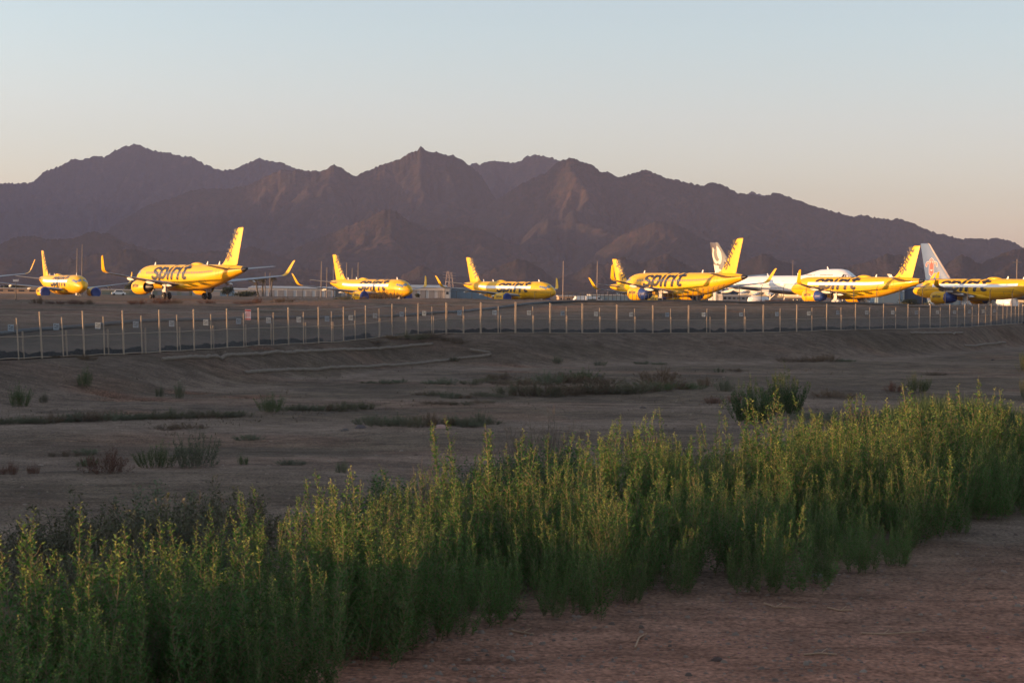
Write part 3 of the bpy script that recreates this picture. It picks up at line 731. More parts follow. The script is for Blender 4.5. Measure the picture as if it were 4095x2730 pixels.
def airliner(label, x, y, z, head, film=True, cover='front', wraps=False, dome=True, group='yellow airliners parked on the airfield'):
    t = empty('airliner', (x, y, z), R(head)); tag(t, label, 'airplane', group)
    fu = part('fus', 'fuselage', f_fus, t, YEL)
    part('cone', 'exhaust_cone', f_cone, fu, DRK); part('cock', 'windscreen', f_cockpit, fu, CKP if not film else CKP)
    part('doors', 'door_seams', f_doors, fu, LINE, smooth=False)
    for sg in (1, -1): part(('bw', sg), 'lettering', f_bodyword(sg), fu)
    if film: part('film', 'white_window_film', f_film, fu, FILM)
    else: part('win', 'cabin_windows', f_windows, fu, GLS, smooth=False)
    for s in (5.9, 24.4, 28.4): part(('bl', s), 'antenna', f_blade(s), fu, WHT, smooth=False)
    if dome: part('dome', 'antenna_dome', f_dome, fu, YEL)
    part('belly', 'belly_fairing', f_belly, t, YEL)
    fn = part('fin', 'tail_fin', f_fin, t, YEL)
    for sg in (1, -1): part(('fw', sg), 'lettering', f_finword(sg), fn)
    for sg in (1, -1):
        w = part(('wing', sg), 'wing', f_wing(sg), t, GRY)
        part(('shark', sg), 'winglet', f_shark(sg), w, YEL)
        for k in range(3): part(('fair', sg, k), 'flap_fairing', f_fair(sg, k), w, WHT)
        part(('tp', sg), 'tailplane', f_tailplane(sg), t, GRY)
        e = part(('nac', sg), 'engine', f_nac(sg), t, YEL); part(('core', sg), 'engine_core', f_core(sg), e, DRK); part(('pyl', sg), 'pylon', f_pylon(sg), e, WHT)
        part(('nw', sg), 'lettering', f_nacword(sg), e)
        if cover: part(('cov', sg, cover), 'engine_cover', f_cover(sg, cover == 'front'), e, BLU)
        g = part(('mg', sg), 'landing_gear', f_mg(sg*3.8), t, STL)
        for k in (-1, 1): part(('mw', sg, k), 'wheel', f_mw(sg*3.8, k), g, RUB)
        if wraps: part(('wrap', sg), 'wheel_wrap', f_wrap(sg*3.8), g, WHT, smooth=False)
    g = part('ng', 'nose_gear', f_ng, t, STL)
    for k in (-1, 1): part(('nwh', k), 'wheel', f_nw(k), g, RUB)
    if wraps: part('nwrap', 'wheel_wrap', f_wrap(0, 5.07, .55), g, WHT, smooth=False)
    return t
airliner('yellow airliner cut by the left edge, only its upturned winglet showing', -109.2, 321.7, APRON, 113, film=False, cover=None)
airliner('yellow airliner seen from behind with uncovered shiny engines', -55.2, 288.8, APRON, 129, film=False, cover=None)
airliner('yellow airliner with uncovered cabin windows in front of the white jumbo jet tail', 30.3, 311.2, APRON, 119.6, film=False, cover='rear', dome=False)
airliner('yellow airliner with white window film covering the jumbo jet nose', 67.3, 340.3, APRON, 121.6, cover='rear', wraps=True)
airliner('yellow airliner with white window film cut off by the right edge', 94.2, 345., APRON, 124, cover='rear', wraps=True)
airliner('small yellow airliner nearly nose on, blue covers on both engines', -103.3, 392, -3.2, -60)
airliner('yellow airliner nose to the right with a brown shrub in front of its engine', -32.6, 395.5, -3.2, -55.1)
airliner('yellow airliner nose to the right, just left of the tall thin mast', -.5, 408.3, -3.2, -54)
airliner('yellow airliner hidden behind the unfilmed one, its lettered tail showing left of that nose', 35.5, 405.2, -3.2, -54.2)

# ------------------------------------------------------------------ white jumbo jet (double-deck nose)
JX = 33.
JF = [(.05, .1, .1, 5.3), (.6, .95, .95, 5.35), (1.8, 1.75, 1.9, 5.5), (3.5, 2.4, 2.75, 5.75), (5.0, 2.75, 3.35, 6.1), (6.5, 2.98, 3.85, 6.35), (8.5, 3.15, 4.12, 6.4), (12, 3.25, 4.15, 6.4), (17, 3.25, 4.1, 6.3), (20, 3.25, 3.85, 6.0), (23, 3.25, 3.5, 5.6), (26, 3.25, 3.27, 5.4),
      (40, 3.25, 3.25, 5.4), (48, 3.2, 3.2, 5.45), (53, 2.9, 2.85, 5.8), (58, 2.35, 2.3, 6.3), (62, 1.8, 1.75, 6.75), (66, 1.15, 1.1, 7.2), (69.3, .5, .45, 7.5), (70.4, .25, .2, 7.55)]
def jring(q, n=44): return ring(*q, n, JX)
def jpt(s, z, sg, off=.03):
    s_ = [q[0] for q in JF]; ry = np.interp(s, s_, [q[1] for q in JF]); rz = np.interp(s, s_, [q[2] for q in JF]); zc = np.interp(s, s_, [q[3] for q in JF])
    c = min(.999, max(-.999, (z-zc)/rz)); return (JX-s, sg*(ry*math.sqrt(1-c*c)+off), z)
def jquad(b, s0, s1, z0, z1, sg, off=.03, ns=1):
    for i in range(ns):
        a = s0+(s1-s0)*i/ns; c = s0+(s1-s0)*(i+1)/ns
        b.add([jpt(a, z0, sg, off), jpt(c, z0, sg, off), jpt(c, z1, sg, off), jpt(a, z1, sg, off)], [(0, 1, 2, 3)])
jt = empty('jumbo_jet', (82.4, 515.2, -2.45), R(-58.6)); tag(jt, 'large white jumbo jet with a cream and grey patterned tail', 'airplane')
b = MB(); b.loft([jring(q) for q in JF]); jf = b.build('fuselage', WHT, jt, True)
b = MB()
for sg in (1, -1):
    for s in np.arange(9, 62, .55):
        if any(abs(s-d) < .9 for d in (11, 20.5, 31, 42, 54)): continue
        jquad(b, s, s+.28, 5.75, 6.15, sg)
    for s in np.arange(9.5, 22, .55):
        if abs(s-15.7) < 1: continue
        jquad(b, s, s+.3, 8.55, 8.95, sg)
b.build('cabin_windows', GLS, jf, fix=False)
b = MB()
for sg in (1, -1):
    for k in range(3): jquad(b, 3.75+k*.75, 4.35+k*.75, 8.0+.1*k, 8.75+.1*k, sg, .04)
    jquad(b, 3.35, 3.7, 8.0, 8.3, sg, .04)
b.build('windscreen', DRK, jf, fix=False)
for sg in (1, -1):
    for d in (11, 20.5, 31, 42, 54):
        b = MB()
        for q in ((d-.6, d-.52, 4.9, 7.0), (d+.52, d+.6, 4.9, 7.0), (d-.52, d+.52, 6.93, 7.0), (d-.52, d+.52, 4.9, 4.97)): jquad(b, *q, sg, .035)
        b.build('door_seams', GRY, jf, fix=False)
for s in (14, 27, 41): 
    b = MB(); z = float(np.interp(s, [q[0] for q in JF], [q[2]+q[3] for q in JF])); b.loft([[(JX-s, .05, z-.1), (JX-s, -.05, z-.1), (JX-s-.7, -.05, z-.1), (JX-s-.7, .05, z-.1)], [(JX-s-.5, .03, z+.7), (JX-s-.5, -.03, z+.7), (JX-s-.8, -.03, z+.7), (JX-s-.8, .03, z+.7)]]); b.build('antenna', WHT, jf)
JFIN = [(52.5, 66.5, 8.3, .9), (56.5, 67.3, 9.6, .8), (66.0, 70.2, 19.0, .4), (66.4, 70.2, 19.3, .2)]
GREIGE = mat('greige_tail_paint', (.15, .145, .13), .4, var=.04, coat=.3); CREAM = mat('cream_tail_paint', (.72, .64, .53), .4, var=.04, coat=.3); SLATE = mat('slate_tail_paint', (.05, .045, .06), .4, var=.04, coat=.3)
b = MB(); b.loft([[tuple((JX-(a+(c-a)*x), yy*th, z)) for x, yy in ((0, 0), (.1, .4), (.35, .5), (.7, .35), (1, .03), (.7, -.35), (.35, -.5), (.1, -.4))] for a, c, z, th in JFIN]); jfin = b.build('tail_fin', GREIGE, jt, True)
def jfin_pt(fx, fz, sg, off):
    """fx 0 leading edge .. 1 trailing edge, fz 0 root .. 1 tip"""
    z = 8.8+(19.3-8.8)*fz
    a = np.interp(z, [q[2] for q in JFIN], [q[0] for q in JFIN]); c = np.interp(z, [q[2] for q in JFIN], [q[1] for q in JFIN]); th = np.interp(z, [q[2] for q in JFIN], [q[3] for q in JFIN])
    return (JX-(a+(c-a)*fx), sg*(th*np.interp(fx, [0, .1, .35, .7, 1], [0, .4, .5, .35, .03])+off), z)
def fin_patch(name, test, m, off):
    for sg in (1, -1):
        N, M = 40, 80; vs = []; fs = []; idx = {}
        for i in range(N):
            for j in range(M):
                fx = (i+.5)/N; fz = (j+.5)/M
                if not test(fx, fz): continue
                q = []
                for di, dj in ((0, 0), (1, 0), (1, 1), (0, 1)):
                    k = (i+di, j+dj)
                    if k not in idx: idx[k] = len(vs); vs.append(jfin_pt((i+di)/N, (j+dj)/M, sg, off))
                    q.append(idx[k])
                fs.append(q)
        link(name, np_mesh(name, vs, fs, m), jfin)
def blob(fx, fz):
    # metric-ish coordinates from the picture: X from leading edge to trailing edge in metres
    z = fz*10.5; w = np.interp(z, [0, 1.2, 10.2], [13.5, 10.8, 4.2]); X = (1-fx)*w            # distance ahead of trailing edge
    return X, z
def t_cream(fx, fz):
    X, z = blob(fx, fz)
    d = math.hypot((X-2.6)/2.5, (z-6.3)/3.1)
    if z > 3.6 and .0 <= d < 1.0 and not t_slate(fx, fz): return True
    if z < 3.6 and X < 3.4-1.1*abs(z-1.8)+.5*math.sin(z*5) and not t_slate(fx, fz): return True
    return False
def t_inner(fx, fz):
    X, z = blob(fx, fz)
    if math.hypot((X-2.5)/1.45, (z-6.4)/2.0) < 1 and not (math.hypot((X-3.6)/.65, (z-6.9)/1.6) < 1): return True
    return .25 < X-.2 and 3.3 < z < 3.75+.15*math.sin(X*3) and X < 3.0
def t_slate(fx, fz):
    X, z = blob(fx, fz)
    if z > 9.3-.55*max(0, X-.0) - .4*math.sin(X*4) and X < 3.2 and z > 8.0: return True
    if X < .8 and z > 6.6+1.5*X: return True
    return z < .9+.5*math.sin(X*2.2) and X < 7
fin_patch('cream_swirl', t_cream, CREAM, .03); fin_patch('greige_centre', t_inner, GREIGE, .06); fin_patch('slate_corner', lambda a, c: t_slate(a, c) and c > .4, SLATE, .045); fin_patch('slate_base', lambda a, c: t_slate(a, c) and c <= .4, SLATE, .045)
def jwing(sg):
    b = MB(); b.loft([wing_ring((JX-19.5, sg*2, 3.6), (JX-36, sg*2, 3.4), 2.0), wing_ring((JX-22, sg*3.6, 3.75), (JX-36, sg*3.6, 3.5), 1.7), wing_ring((JX-31, sg*13.5, 4.7), (JX-39.5, sg*13.5, 4.5), 1.0), wing_ring((JX-46, sg*31, 7.1), (JX-50.2, sg*31, 7.0), .4)])
    w = b.build('wing', GRY, jt, True)
    b = MB(); b.loft([wing_ring((JX-46, sg*31, 7.1), (JX-50.2, sg*31, 7.0), .3), wing_ring((JX-48.5, sg*31.8, 8.0), (JX-50.8, sg*31.8, 8.0), .15, (0, -sg, .3)), wing_ring((JX-50, sg*32.2, 9.0), (JX-51.2, sg*32.2, 9.0), .08, (0, -sg, .2))]); b.build('winglet', WHT, w, True)
    for y, s, z in ((7, 37, 3.4), (11, 38.6, 3.8), (16, 40.5, 4.3), (22, 44.2, 5.1)):
        b = MB()
        b.loft([[(p[0], p[1]+sg*y, p[2]) for p in ring(s+dx*5, r*.45, r*.6, z-.3+dz, 10, JX)] for dx, r, dz in ((-.5, .1, .2), (-.25, .9, 0), (.1, 1, -.2), (.5, .5, -.5), (.7, .08, -.7))])
        b.build('flap_fairing', WHT, w, True)
    for y, s, z in ((11.7, 25.5, 2.6), (21.3, 33.5, 3.5)):
        b = MB(); b.box((JX-s-6.5, sg*y-.2, z+.9), (JX-s-1.2, sg*y+.2, z+1.75)); b.build('pylon', GRY, w)
    b = MB(); b.loft([wing_ring((JX-59.5, sg*1, 7.3), (JX-67, sg*1, 7.2), .7), wing_ring((JX-67.3, sg*11, 8.6), (JX-70, sg*11, 8.6), .25)]); b.build('tailplane', GRY, jt, True)
for sg in (1, -1): jwing(sg)
b = MB(); b.loft([ring(*q, 24, JX) for q in ((19, .5, .4, 2.9), (22, 2.8, 1.2, 3.0), (30, 3.3, 1.5, 3.1), (38, 2.9, 1.2, 3.1), (42, .6, .4, 2.8))]); b.build('belly_fairing', WHT, jt, True)
for (s, y) in ((31.5, 1.9), (31.5, -1.9), (33.8, 5.5), (33.8, -5.5)):
    b = MB(); b.bar((JX-s, y, .6), (JX-s, y*.95, 3.0), .22, n=10); b.bar((JX-s-.9, y, .62), (JX-s+.9, y, .62), .14, n=8); b.bar((JX-s, y, 1.6), (JX-s+1.8, y*.9, 3.0), .12, n=8); g = b.build('landing_gear', STL, jt)
    for dx in (-.75, .75):
        for dy in (-.55, .55):
            b = MB(); n = 18; b.loft([[(JX-s+dx+q*math.cos(2*math.pi*i/n), y+dy+yy, .62+q*math.sin(2*math.pi*i/n)) for i in range(n)] for yy, q in ((-.24, .35), (-.24, .56), (-.16, .62), (.16, .62), (.24, .56), (.24, .35))]); b.build('wheel', RUB, g)
b = MB(); b.bar((JX-8, 0, .6), (JX-7.8, 0, 3), .18, n=8); b.bar((JX-8, -.5, .6), (JX-8, .5, .6), .1, n=8); g = b.build('nose_gear', STL, jt)
for dy in (-.45, .45):
    b = MB(); n = 18; b.loft([[(JX-8+q*math.cos(2*math.pi*i/n), dy+yy, .62+q*math.sin(2*math.pi*i/n)) for i in range(n)] for yy, q in ((-.2, .35), (-.2, .56), (-.12, .62), (.12, .62), (.2, .56), (.2, .35))]); b.build('wheel', RUB, g)

# ------------------------------------------------------------------ white wide-body with the red flower emblem
WX = 30.
TB = mat('shade_toned_tail_paint', (.06, .12, .24), .4, var=.05, coat=.3); RED = mat('red_emblem_paint', (.5, .06, .05), .45, var=.05); WHE = mat('white_emblem_outline', (.55, .48, .5), .5, var=.03)  # dark blue tint of the tail paints shade onto the grey fin
wt = empty('wide_body_jet', (121.0, 411.8, -3.2), R(-60)); tag(wt, 'white wide-body jet with a red flower emblem on its grey fin, blue shade painted in', 'airplane')
WF = [(.05, .1, .1, 4.2), (.7, 1.0, .95, 4.3), (2.2, 1.8, 1.8, 4.6), (4.5, 2.5, 2.5, 4.9), (7.5, 2.82, 2.82, 5.1), (42, 2.82, 2.82, 5.1), (47, 2.5, 2.45, 5.45), (52, 1.95, 1.9, 5.95), (57, 1.25, 1.2, 6.5), (61.5, .5, .45, 6.95), (62.6, .25, .2, 7.0)]
b = MB(); b.loft([ring(*q, 36, WX) for q in WF]); wf = b.build('fuselage', WHT, wt, True)
WFIN = [(48.5, 59.5, 7.0, .7), (51.5, 60.3, 8.3, .65), (58.9, 62.3, 16.9, .3), (59.3, 62.3, 17.2, .12)]
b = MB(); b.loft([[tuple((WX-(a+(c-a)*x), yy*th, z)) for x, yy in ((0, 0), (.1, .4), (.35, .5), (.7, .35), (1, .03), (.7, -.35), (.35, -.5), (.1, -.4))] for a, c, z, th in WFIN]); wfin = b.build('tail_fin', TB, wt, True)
b = MB(); b.loft([[(WX-a+.06, -.06*k, z), (WX-a+.06, .06*k, z), (WX-a-.45, .34*th+.02, z), (WX-a-.45, -.34*th-.02, z)] for (a, c, z, th), k in zip(WFIN[1:], (1, 1, .6))]); b.build('leading_edge', mat('worn_leading_edge', (.30, .25, .24), .5), wfin)
def emblem(scale, thick, m, off):
    """stylised kapok flower drawn with strokes: five petals opening upward over a short cup"""
    st = [arc(0, -.35, .0, .0, 0, 1, 1)]
    st = [[(0, .9), (0, -.2)], [(-.14, .62), (-.14, -.2)], [(.14, .62), (.14, -.2)],
          [(-.3, -.25), (-.3, .3)]+arc(-.62, .38, .32, .30, 0, 190, 12)+[(-.94, .22)], [(.3, -.25), (.3, .3)]+arc(.62, .38, .32, .30, 180, -10, 12)+[(.94, .22)],
          [(-.32, -.3), (-.3, -.8), (0, -1.05), (.3, -.8), (.32, -.3)], [(-.3, -.35), (0, -.75), (.3, -.35)], [(0, -.55), (0, -.95)], [(-.17, -.7), (.17, -.7)],
          [(-.34, .78), (-.2, 1.0), (0, 1.15), (.2, 1.0), (.34, .78)]]
    N = 110; vs = []; fs = []; idx = {}
    S = [(*a, *c) for pl in st for a, c in zip(pl[:-1], pl[1:])]
    U, V = np.meshgrid((np.arange(N)+.5)/N*2.8-1.4, (np.arange(N)+.5)/N*2.8-1.4); D = np.full(U.shape, 9.)
    for x0, y0, x1, y1 in S:
        dx, dy = x1-x0, y1-y0; t = np.clip(((U-x0)*dx+(V-y0)*dy)/(dx*dx+dy*dy+1e-9), 0, 1); D = np.minimum(D, np.hypot(U-x0-t*dx, V-y0-t*dy))
    for sg in (1, -1):
        vs = []; fs = []; idx = {}
        for j, i in zip(*np.nonzero(D < thick/2)):
            q = []
            for di, dj in ((0, 0), (1, 0), (1, 1), (0, 1)):
                k = (i+di, j+dj)
                if k not in idx:
                    idx[k] = len(vs); u = ((i+di)/N*2.8-1.4)*scale*1.08; v = ((j+dj)/N*2.8-1.4)*scale*1.0
                    s = 58.0+u; z = 11.0+v; a = np.interp(z, [w[2] for w in WFIN], [w[0] for w in WFIN]); c = np.interp(z, [w[2] for w in WFIN], [w[1] for w in WFIN]); th = np.interp(z, [w[2] for w in WFIN], [w[3] for w in WFIN])
                    fx = (s-a)/(c-a); vs.append((WX-s, sg*(th*np.interp(fx, [0, .1, .35, .7, 1], [0, .4, .5, .35, .03])+off), z))
                q.append(idx[k])
            fs.append(q)
        link('flower_emblem', np_mesh('flower_emblem', vs, fs, m), wfin)
emblem(1.9, .30, WHE, .03); emblem(1.9, .14, RED, .06)
for sg in (1, -1):
    b = MB(); b.loft([wing_ring((WX-20, sg*1.5, 3.6), (WX-33, sg*1.5, 3.4), 1.5), wing_ring((WX-26.5, sg*10, 4.4), (WX-34, sg*10, 4.3), .9), wing_ring((WX-38.5, sg*28.5, 6.6), (WX-41, sg*28.5, 6.55), .3)]); w = b.build('wing', GRY, wt, True)
    b = MB(); b.loft([wing_ring((WX-38.5, sg*28.5, 6.6), (WX-41, sg*28.5, 6.55), .25), wing_ring((WX-41, sg*29.8, 8.8), (WX-42, sg*29.8, 8.8), .1, (0, -sg, .3))]); b.build('winglet', WHT, w, True)
    b = MB(); b.loft([wing_ring((WX-54, sg*.8, 6.6), (WX-59.5, sg*.8, 6.5), .6), wing_ring((WX-60, sg*9.5, 7.7), (WX-62.4, sg*9.5, 7.7), .2)]); b.build('tailplane', WHT, wt, True)
    b = MB(); b.loft([[(WX-21-dx, sg*9.4+r*math.cos(2*math.pi*i/24), 2.3+r*math.sin(2*math.pi*i/24)) for i in range(24)] for dx, r in ((.3, 1.1), (0, 1.3), (.2, 1.42), (2, 1.5), (4, 1.3), (5, .9), (6, .4))]); e = b.build('engine', WHT, wt, True)
    b = MB(); b.box((WX-27, sg*9.4-.2, 3.4), (WX-22.5, sg*9.4+.2, 4.3)); b.build('pylon', GRY, e)
    b = MB(); b.bar((WX-32, sg*5.3, .6), (WX-32, sg*5.2, 3.4), .2, n=8); g = b.build('landing_gear', STL, wt)
    for dx in (-.8, .8):
        b = MB(); n = 18; b.loft([[(WX-32+dx+q*math.cos(2*math.pi*i/n), sg*5.3+yy, .65+q*math.sin(2*math.pi*i/n)) for i in range(n)] for yy, q in ((-.7, .35), (-.7, .6), (-.6, .65), (.6, .65), (.7, .6), (.7, .35))]); b.build('wheel', RUB, g)
b = MB()
for sg in (1, -1):
    for s in np.arange(8, 52, .55):
        zc = np.interp(s, [q[0] for q in WF], [q[3] for q in WF]); ry = np.interp(s, [q[0] for q in WF], [q[1] for q in WF])
        b.add([(WX-s, sg*(ry*.985+.03), zc+.35), (WX-s-.28, sg*(ry*.985+.03), zc+.35), (WX-s-.28, sg*(ry*.96+.03), zc+.72), (WX-s, sg*(ry*.96+.03), zc+.72)], [(0, 1, 2, 3)])
b.build('cabin_windows', GLS, wf, fix=False)

# ------------------------------------------------------------------ near chain-link fence
GALV = mat('galvanised_steel', (.36, .275, .20), .6, .0, var=.15, scale=4)
TALL = [30, 168, 337, 495, 640, 777, 909, 1035, 1154, 1274, 1374, 1462, 1568, 1672, 1783, 1921, 2060, 2198, 2327, 2465, 2609, 2752, 2901, 3051, 3185, 3305, 3420, 3532, 3630, 3719, 3797, 3857, 3913, 3963, 4010, 4043, 4073, 4110]
TALL[0] = -10; TALL += [-190, -380]
MIDP = [75, 254, 418, 568, 710, 845, 975, 1094, 1214, 1326, 1420, 1516, 1622, 1727, 1852, 1992, 2130, 2264, 2397, 2537, 2681, 2826, 2976, 3119, 3246, 3362, 3477, 3581, 3675, 3759, 3827, 3887, 3941, 3986, 4026, 4059, 4087]
STAKE = {75: 88, 254: 262, 418: 428, 568: 578, 710: 716, 845: 850, 975: 980, 1094: 1082, 1214: 1220, 1326: 1330, 1516: 1519, 1622: 1624, 1727: 1733, 1852: 1855, 1992: 2002, 2130: 2134, 2264: 2268, 2397: 2401, 2537: 2542, 2681: 2685, 2826: 2841, 2976: 2983, 3119: 3122, 3246: 3250, 3362: 3368, 3477: 3481, 3675: 3678}
cl = fence_pt(1000); cl = empty('chain_link_fence', (float(cl[0]), float(cl[1]), float(cl[2]))); CL0 = np.array(cl.location)
tag(cl, 'long chain-link fence with tall bare steel posts curving around the basin', 'fence')
def lean(px): return math.tan(R(np.interp(px, [0, 170, 340, 640, 1000, 1783, 4095], [3.6, 3.2, 2.4, 1.6, 1.0, .3, 0])))
def fpost(name, px, h, r, dy=0., dx=0.):
    P = fence_pt(px)-CL0; P[1] += dy; P[0] += dx; l = lean(px)
    b = MB(); b.tube([P+np.array([0, 0, -.15]), P+np.array([-l*h*.5, 0, h*.5]), P+np.array([-l*h, 0, h])], r, 8); b.build(name, GALV, cl, True)
for p in TALL:
    k = 1.15 if p < 1300 else 1.; fpost('tall_post', p, 2.44, .046*k)
    if p > 1700: fpost('back_post', p+1.2*np.interp(p, [1700, 3000, 4095], [3, 3.2, 1]), 2.40, .034, .15)
for p in MIDP+[-90, -285]:
    k = 1.15 if p < 1300 else 1.; fpost('line_post', p, 2.13, .034*k)
for a, p in STAKE.items(): fpost('short_post', p, 1.42, .036*(1.4 if p < 1300 else 1), .35)
ax = np.linspace(-390, 4150, 320)
for name, h, r in (('top_wire', 2.28, .014), ('middle_rail', 1.16, .020), ('bottom_rail', .05, .026)):
    b = MB(); b.tube([fence_pt(p)-CL0+np.array([-lean(p)*h, -.03, h+.015*math.sin(p*.05)]) for p in ax], r, 5); b.build(name, GALV, cl, True)
# woven wire: two families of diagonal strands across every stretch
V = []; Fc = []
arcp = [fence_pt(p)-CL0 for p in np.linspace(-385, 4110, 760)]
arcp = np.array(arcp); sl = np.concatenate([[0], np.cumsum(np.linalg.norm(np.diff(arcp[:, :2], axis=0), axis=1))]); LN = sl[-1]
ppx = np.linspace(-385, 4110, 760)
def fat(s, h):
    p = np.interp(s, sl, ppx); l = np.tan(np.radians(np.interp(p, [0, 170, 340, 640, 1000, 1783, 4095], [3.6, 3.2, 2.4, 1.6, 1.0, .3, 0])))
    return np.stack([np.interp(s, sl, arcp[:, 0])-l*h, np.interp(s, sl, arcp[:, 1])+0*h, np.interp(s, sl, arcp[:, 2])+h], -1)
pitch = .085; hm_ = 2.05; ns_ = int(LN/pitch)
for sgn in (1, -1):
    s0 = np.arange(-25, ns_+25)*pitch; s1 = s0+hm_*.9*sgn
    for q in range(3):      # three pieces so that strands follow the curve
        h0, h1 = .06+hm_*q/3, .06+hm_*(q+1)/3; a = s0+(s1-s0)*q/3; c = s0+(s1-s0)*(q+1)/3
        k = (a > 0) & (a < LN) & (c > 0) & (c < LN); a, c = a[k], c[k]
        A = fat(a, np.full_like(a, h0)); B = fat(c, np.full_like(c, h1)); n = len(a); w = .0045
        st = len(V); V += list(np.concatenate([A+[-w, 0, 0], A+[w, 0, 0], B+[w, 0, 0], B+[-w, 0, 0]]))
        i = np.arange(n)+st; Fc += list(np.stack([i, i+n, i+2*n, i+3*n], -1))
WIRE = mat('fence_wire', (.20, .19, .18), .5, .3)
link('wire_mesh', np_mesh('wire_mesh', V, Fc, WIRE, False), cl)
ORD = ['first', 'second', 'third', 'fourth', 'fifth', 'sixth', 'seventh', 'eighth', 'ninth', 'tenth', 'eleventh', 'twelfth', 'thirteenth', 'fourteenth', 'fifteenth', 'sixteenth', 'seventeenth', 'eighteenth', 'nineteenth', 'twentieth']
ORD += ['twenty-'+o for o in ORD[:9]]+['thirtieth']+['thirty-'+o for o in ORD[:9]]
SIGNB = mat('pale_sign_board', (.34, .41, .47), .45, var=.06); INK = mat('sign_ink', (.05, .06, .08), .6); REDI = mat('red_sign_ink', (.5, .06, .05), .6)
for k, p in enumerate(MIDP[:34]):
    P = fence_pt(p); off = -.30 if p != 1727 else -.95; l = lean(p)
    if p == 1727: off = -.6
    w, h = .155, .175; t = empty('fence_sign', (float(P[0]+off-l*1.65), float(P[1]-.06), float(P[2]+1.62)), .12*math.sin(k*2.3))
    tag(t, f'{ORD[k]} small pale sign from the left wired to the chain-link fence', 'sign', 'small pale signs on the chain-link fence')
    b = MB(); b.box((-w, -.006, -h), (w, .006, h)); b.build('board', SIGNB, t)
    b = MB(); 
    for (x0, z0, x1, z1) in ((-.11, .06, -.03, .11), (-.01, .03, .05, .07), (.06, .03, .12, .08), (-.11, -.04, .11, -.015), (-.10, -.09, .10, -.07)): b.box((x0, -.012, z0), (x1, -.0075, z1))
    b.build('printing', INK, t)
P = fence_pt(991); t = empty('warning_sign', (float(P[0]), float(P[1]-.07), float(P[2]+2.02))); tag(t, 'tall white warning sign with red bands on the fence, the only red one', 'sign')
b = MB(); b.box((-.19, -.006, -.33), (.19, .006, .33)); b.build('board', mat('white_sign_board', (.55, .50, .55), .5), t)
b = MB(); b.box((-.18, -.012, .20), (.18, -.0075, .31)); b.box((-.18, -.012, -.31), (.18, -.0075, -.24)); b.box((-.14, -.012, .08), (.14, -.0075, .12)); b.box((-.14, -.012, -.02), (.14, -.0075, .02)); b.box((-.14, -.012, -.12), (.14, -.0075, -.09)); b.build('printing', REDI, t)

# black silt fabric along the foot of the fence
b = MB(); n = 900; vs = []
for i, p in enumerate(np.linspace(-385, 4090, n)):
    P = fence_pt(p); hgt = .27+.2*vnoise(p/28., 0., 5)+.10*(vnoise(p/9., 0., 6)-.5)
    if 560 < p < 630 or 1290 < p < 1370 or 1480 < p < 1640: hgt *= .35
    for dy, h in ((.34, 0), (.36, hgt*.6), (.42+.06*math.sin(p*.4), hgt), (.52, hgt*.7), (.56, -.05)): vs.append((P[0], P[1]+dy, P[2]+h-.02))
b.add(vs, [tuple(int(v) for v in f) for f in grid_faces(n, 5)])
tag(b.build('silt_fabric', mat('black_fabric', (.010, .011, .014), .7), fix=False, smooth=True), 'ragged black silt fabric along the foot of the chain-link fence', 'fabric strip')

# dark pipeline
pp = [(-60, 1328, 0), (300, 1322, 0), (700, 1312, 0), (1000, 1303, 0), (1300, 1293, 0), (1538, 1282, 0), (1700, 1277, 0), (1836, 1270, 0), (1955, 1257, 0), (2080, 1235, 0), (2193, 1214, 0), (2312, 1206, 0), (2500, 1204, 0), (2750, 1208, 0), (3000, 1213, 0), (3250, 1219, 0), (3450, 1226, 0), (3600, 1226, 0), (3800, 1222, 0), (4150, 1218, 0)]
pts = []
for p, q, _ in pp:
    yy = np.interp(p, [-60, 1300, 1800, 2200, 4150], [112, 158, 178, 203, 200])
    d = ray(p, q); x = d[0]*yy; pts.append((x, yy))
pts = np.array(pts); tt = np.linspace(0, len(pts)-1, 240); X_ = np.interp(tt, range(len(pts)), pts[:, 0]); Y_ = np.interp(tt, range(len(pts)), pts[:, 1])
k_ = np.ones(9)/9; X_ = np.convolve(np.pad(X_, 4, 'edge'), k_, 'valid'); Y_ = np.convolve(np.pad(Y_, 4, 'edge'), k_, 'valid')
b = MB(); b.tube([(x, y, gz(x, y)+.10) for x, y in zip(X_, Y_)], .17, 10)
tag(b.build('pipeline', mat('dark_pipe', (.035, .04, .045), .55, var=.3), smooth=True), 'long dark pipe lying on the ground behind the fence', 'pipe')

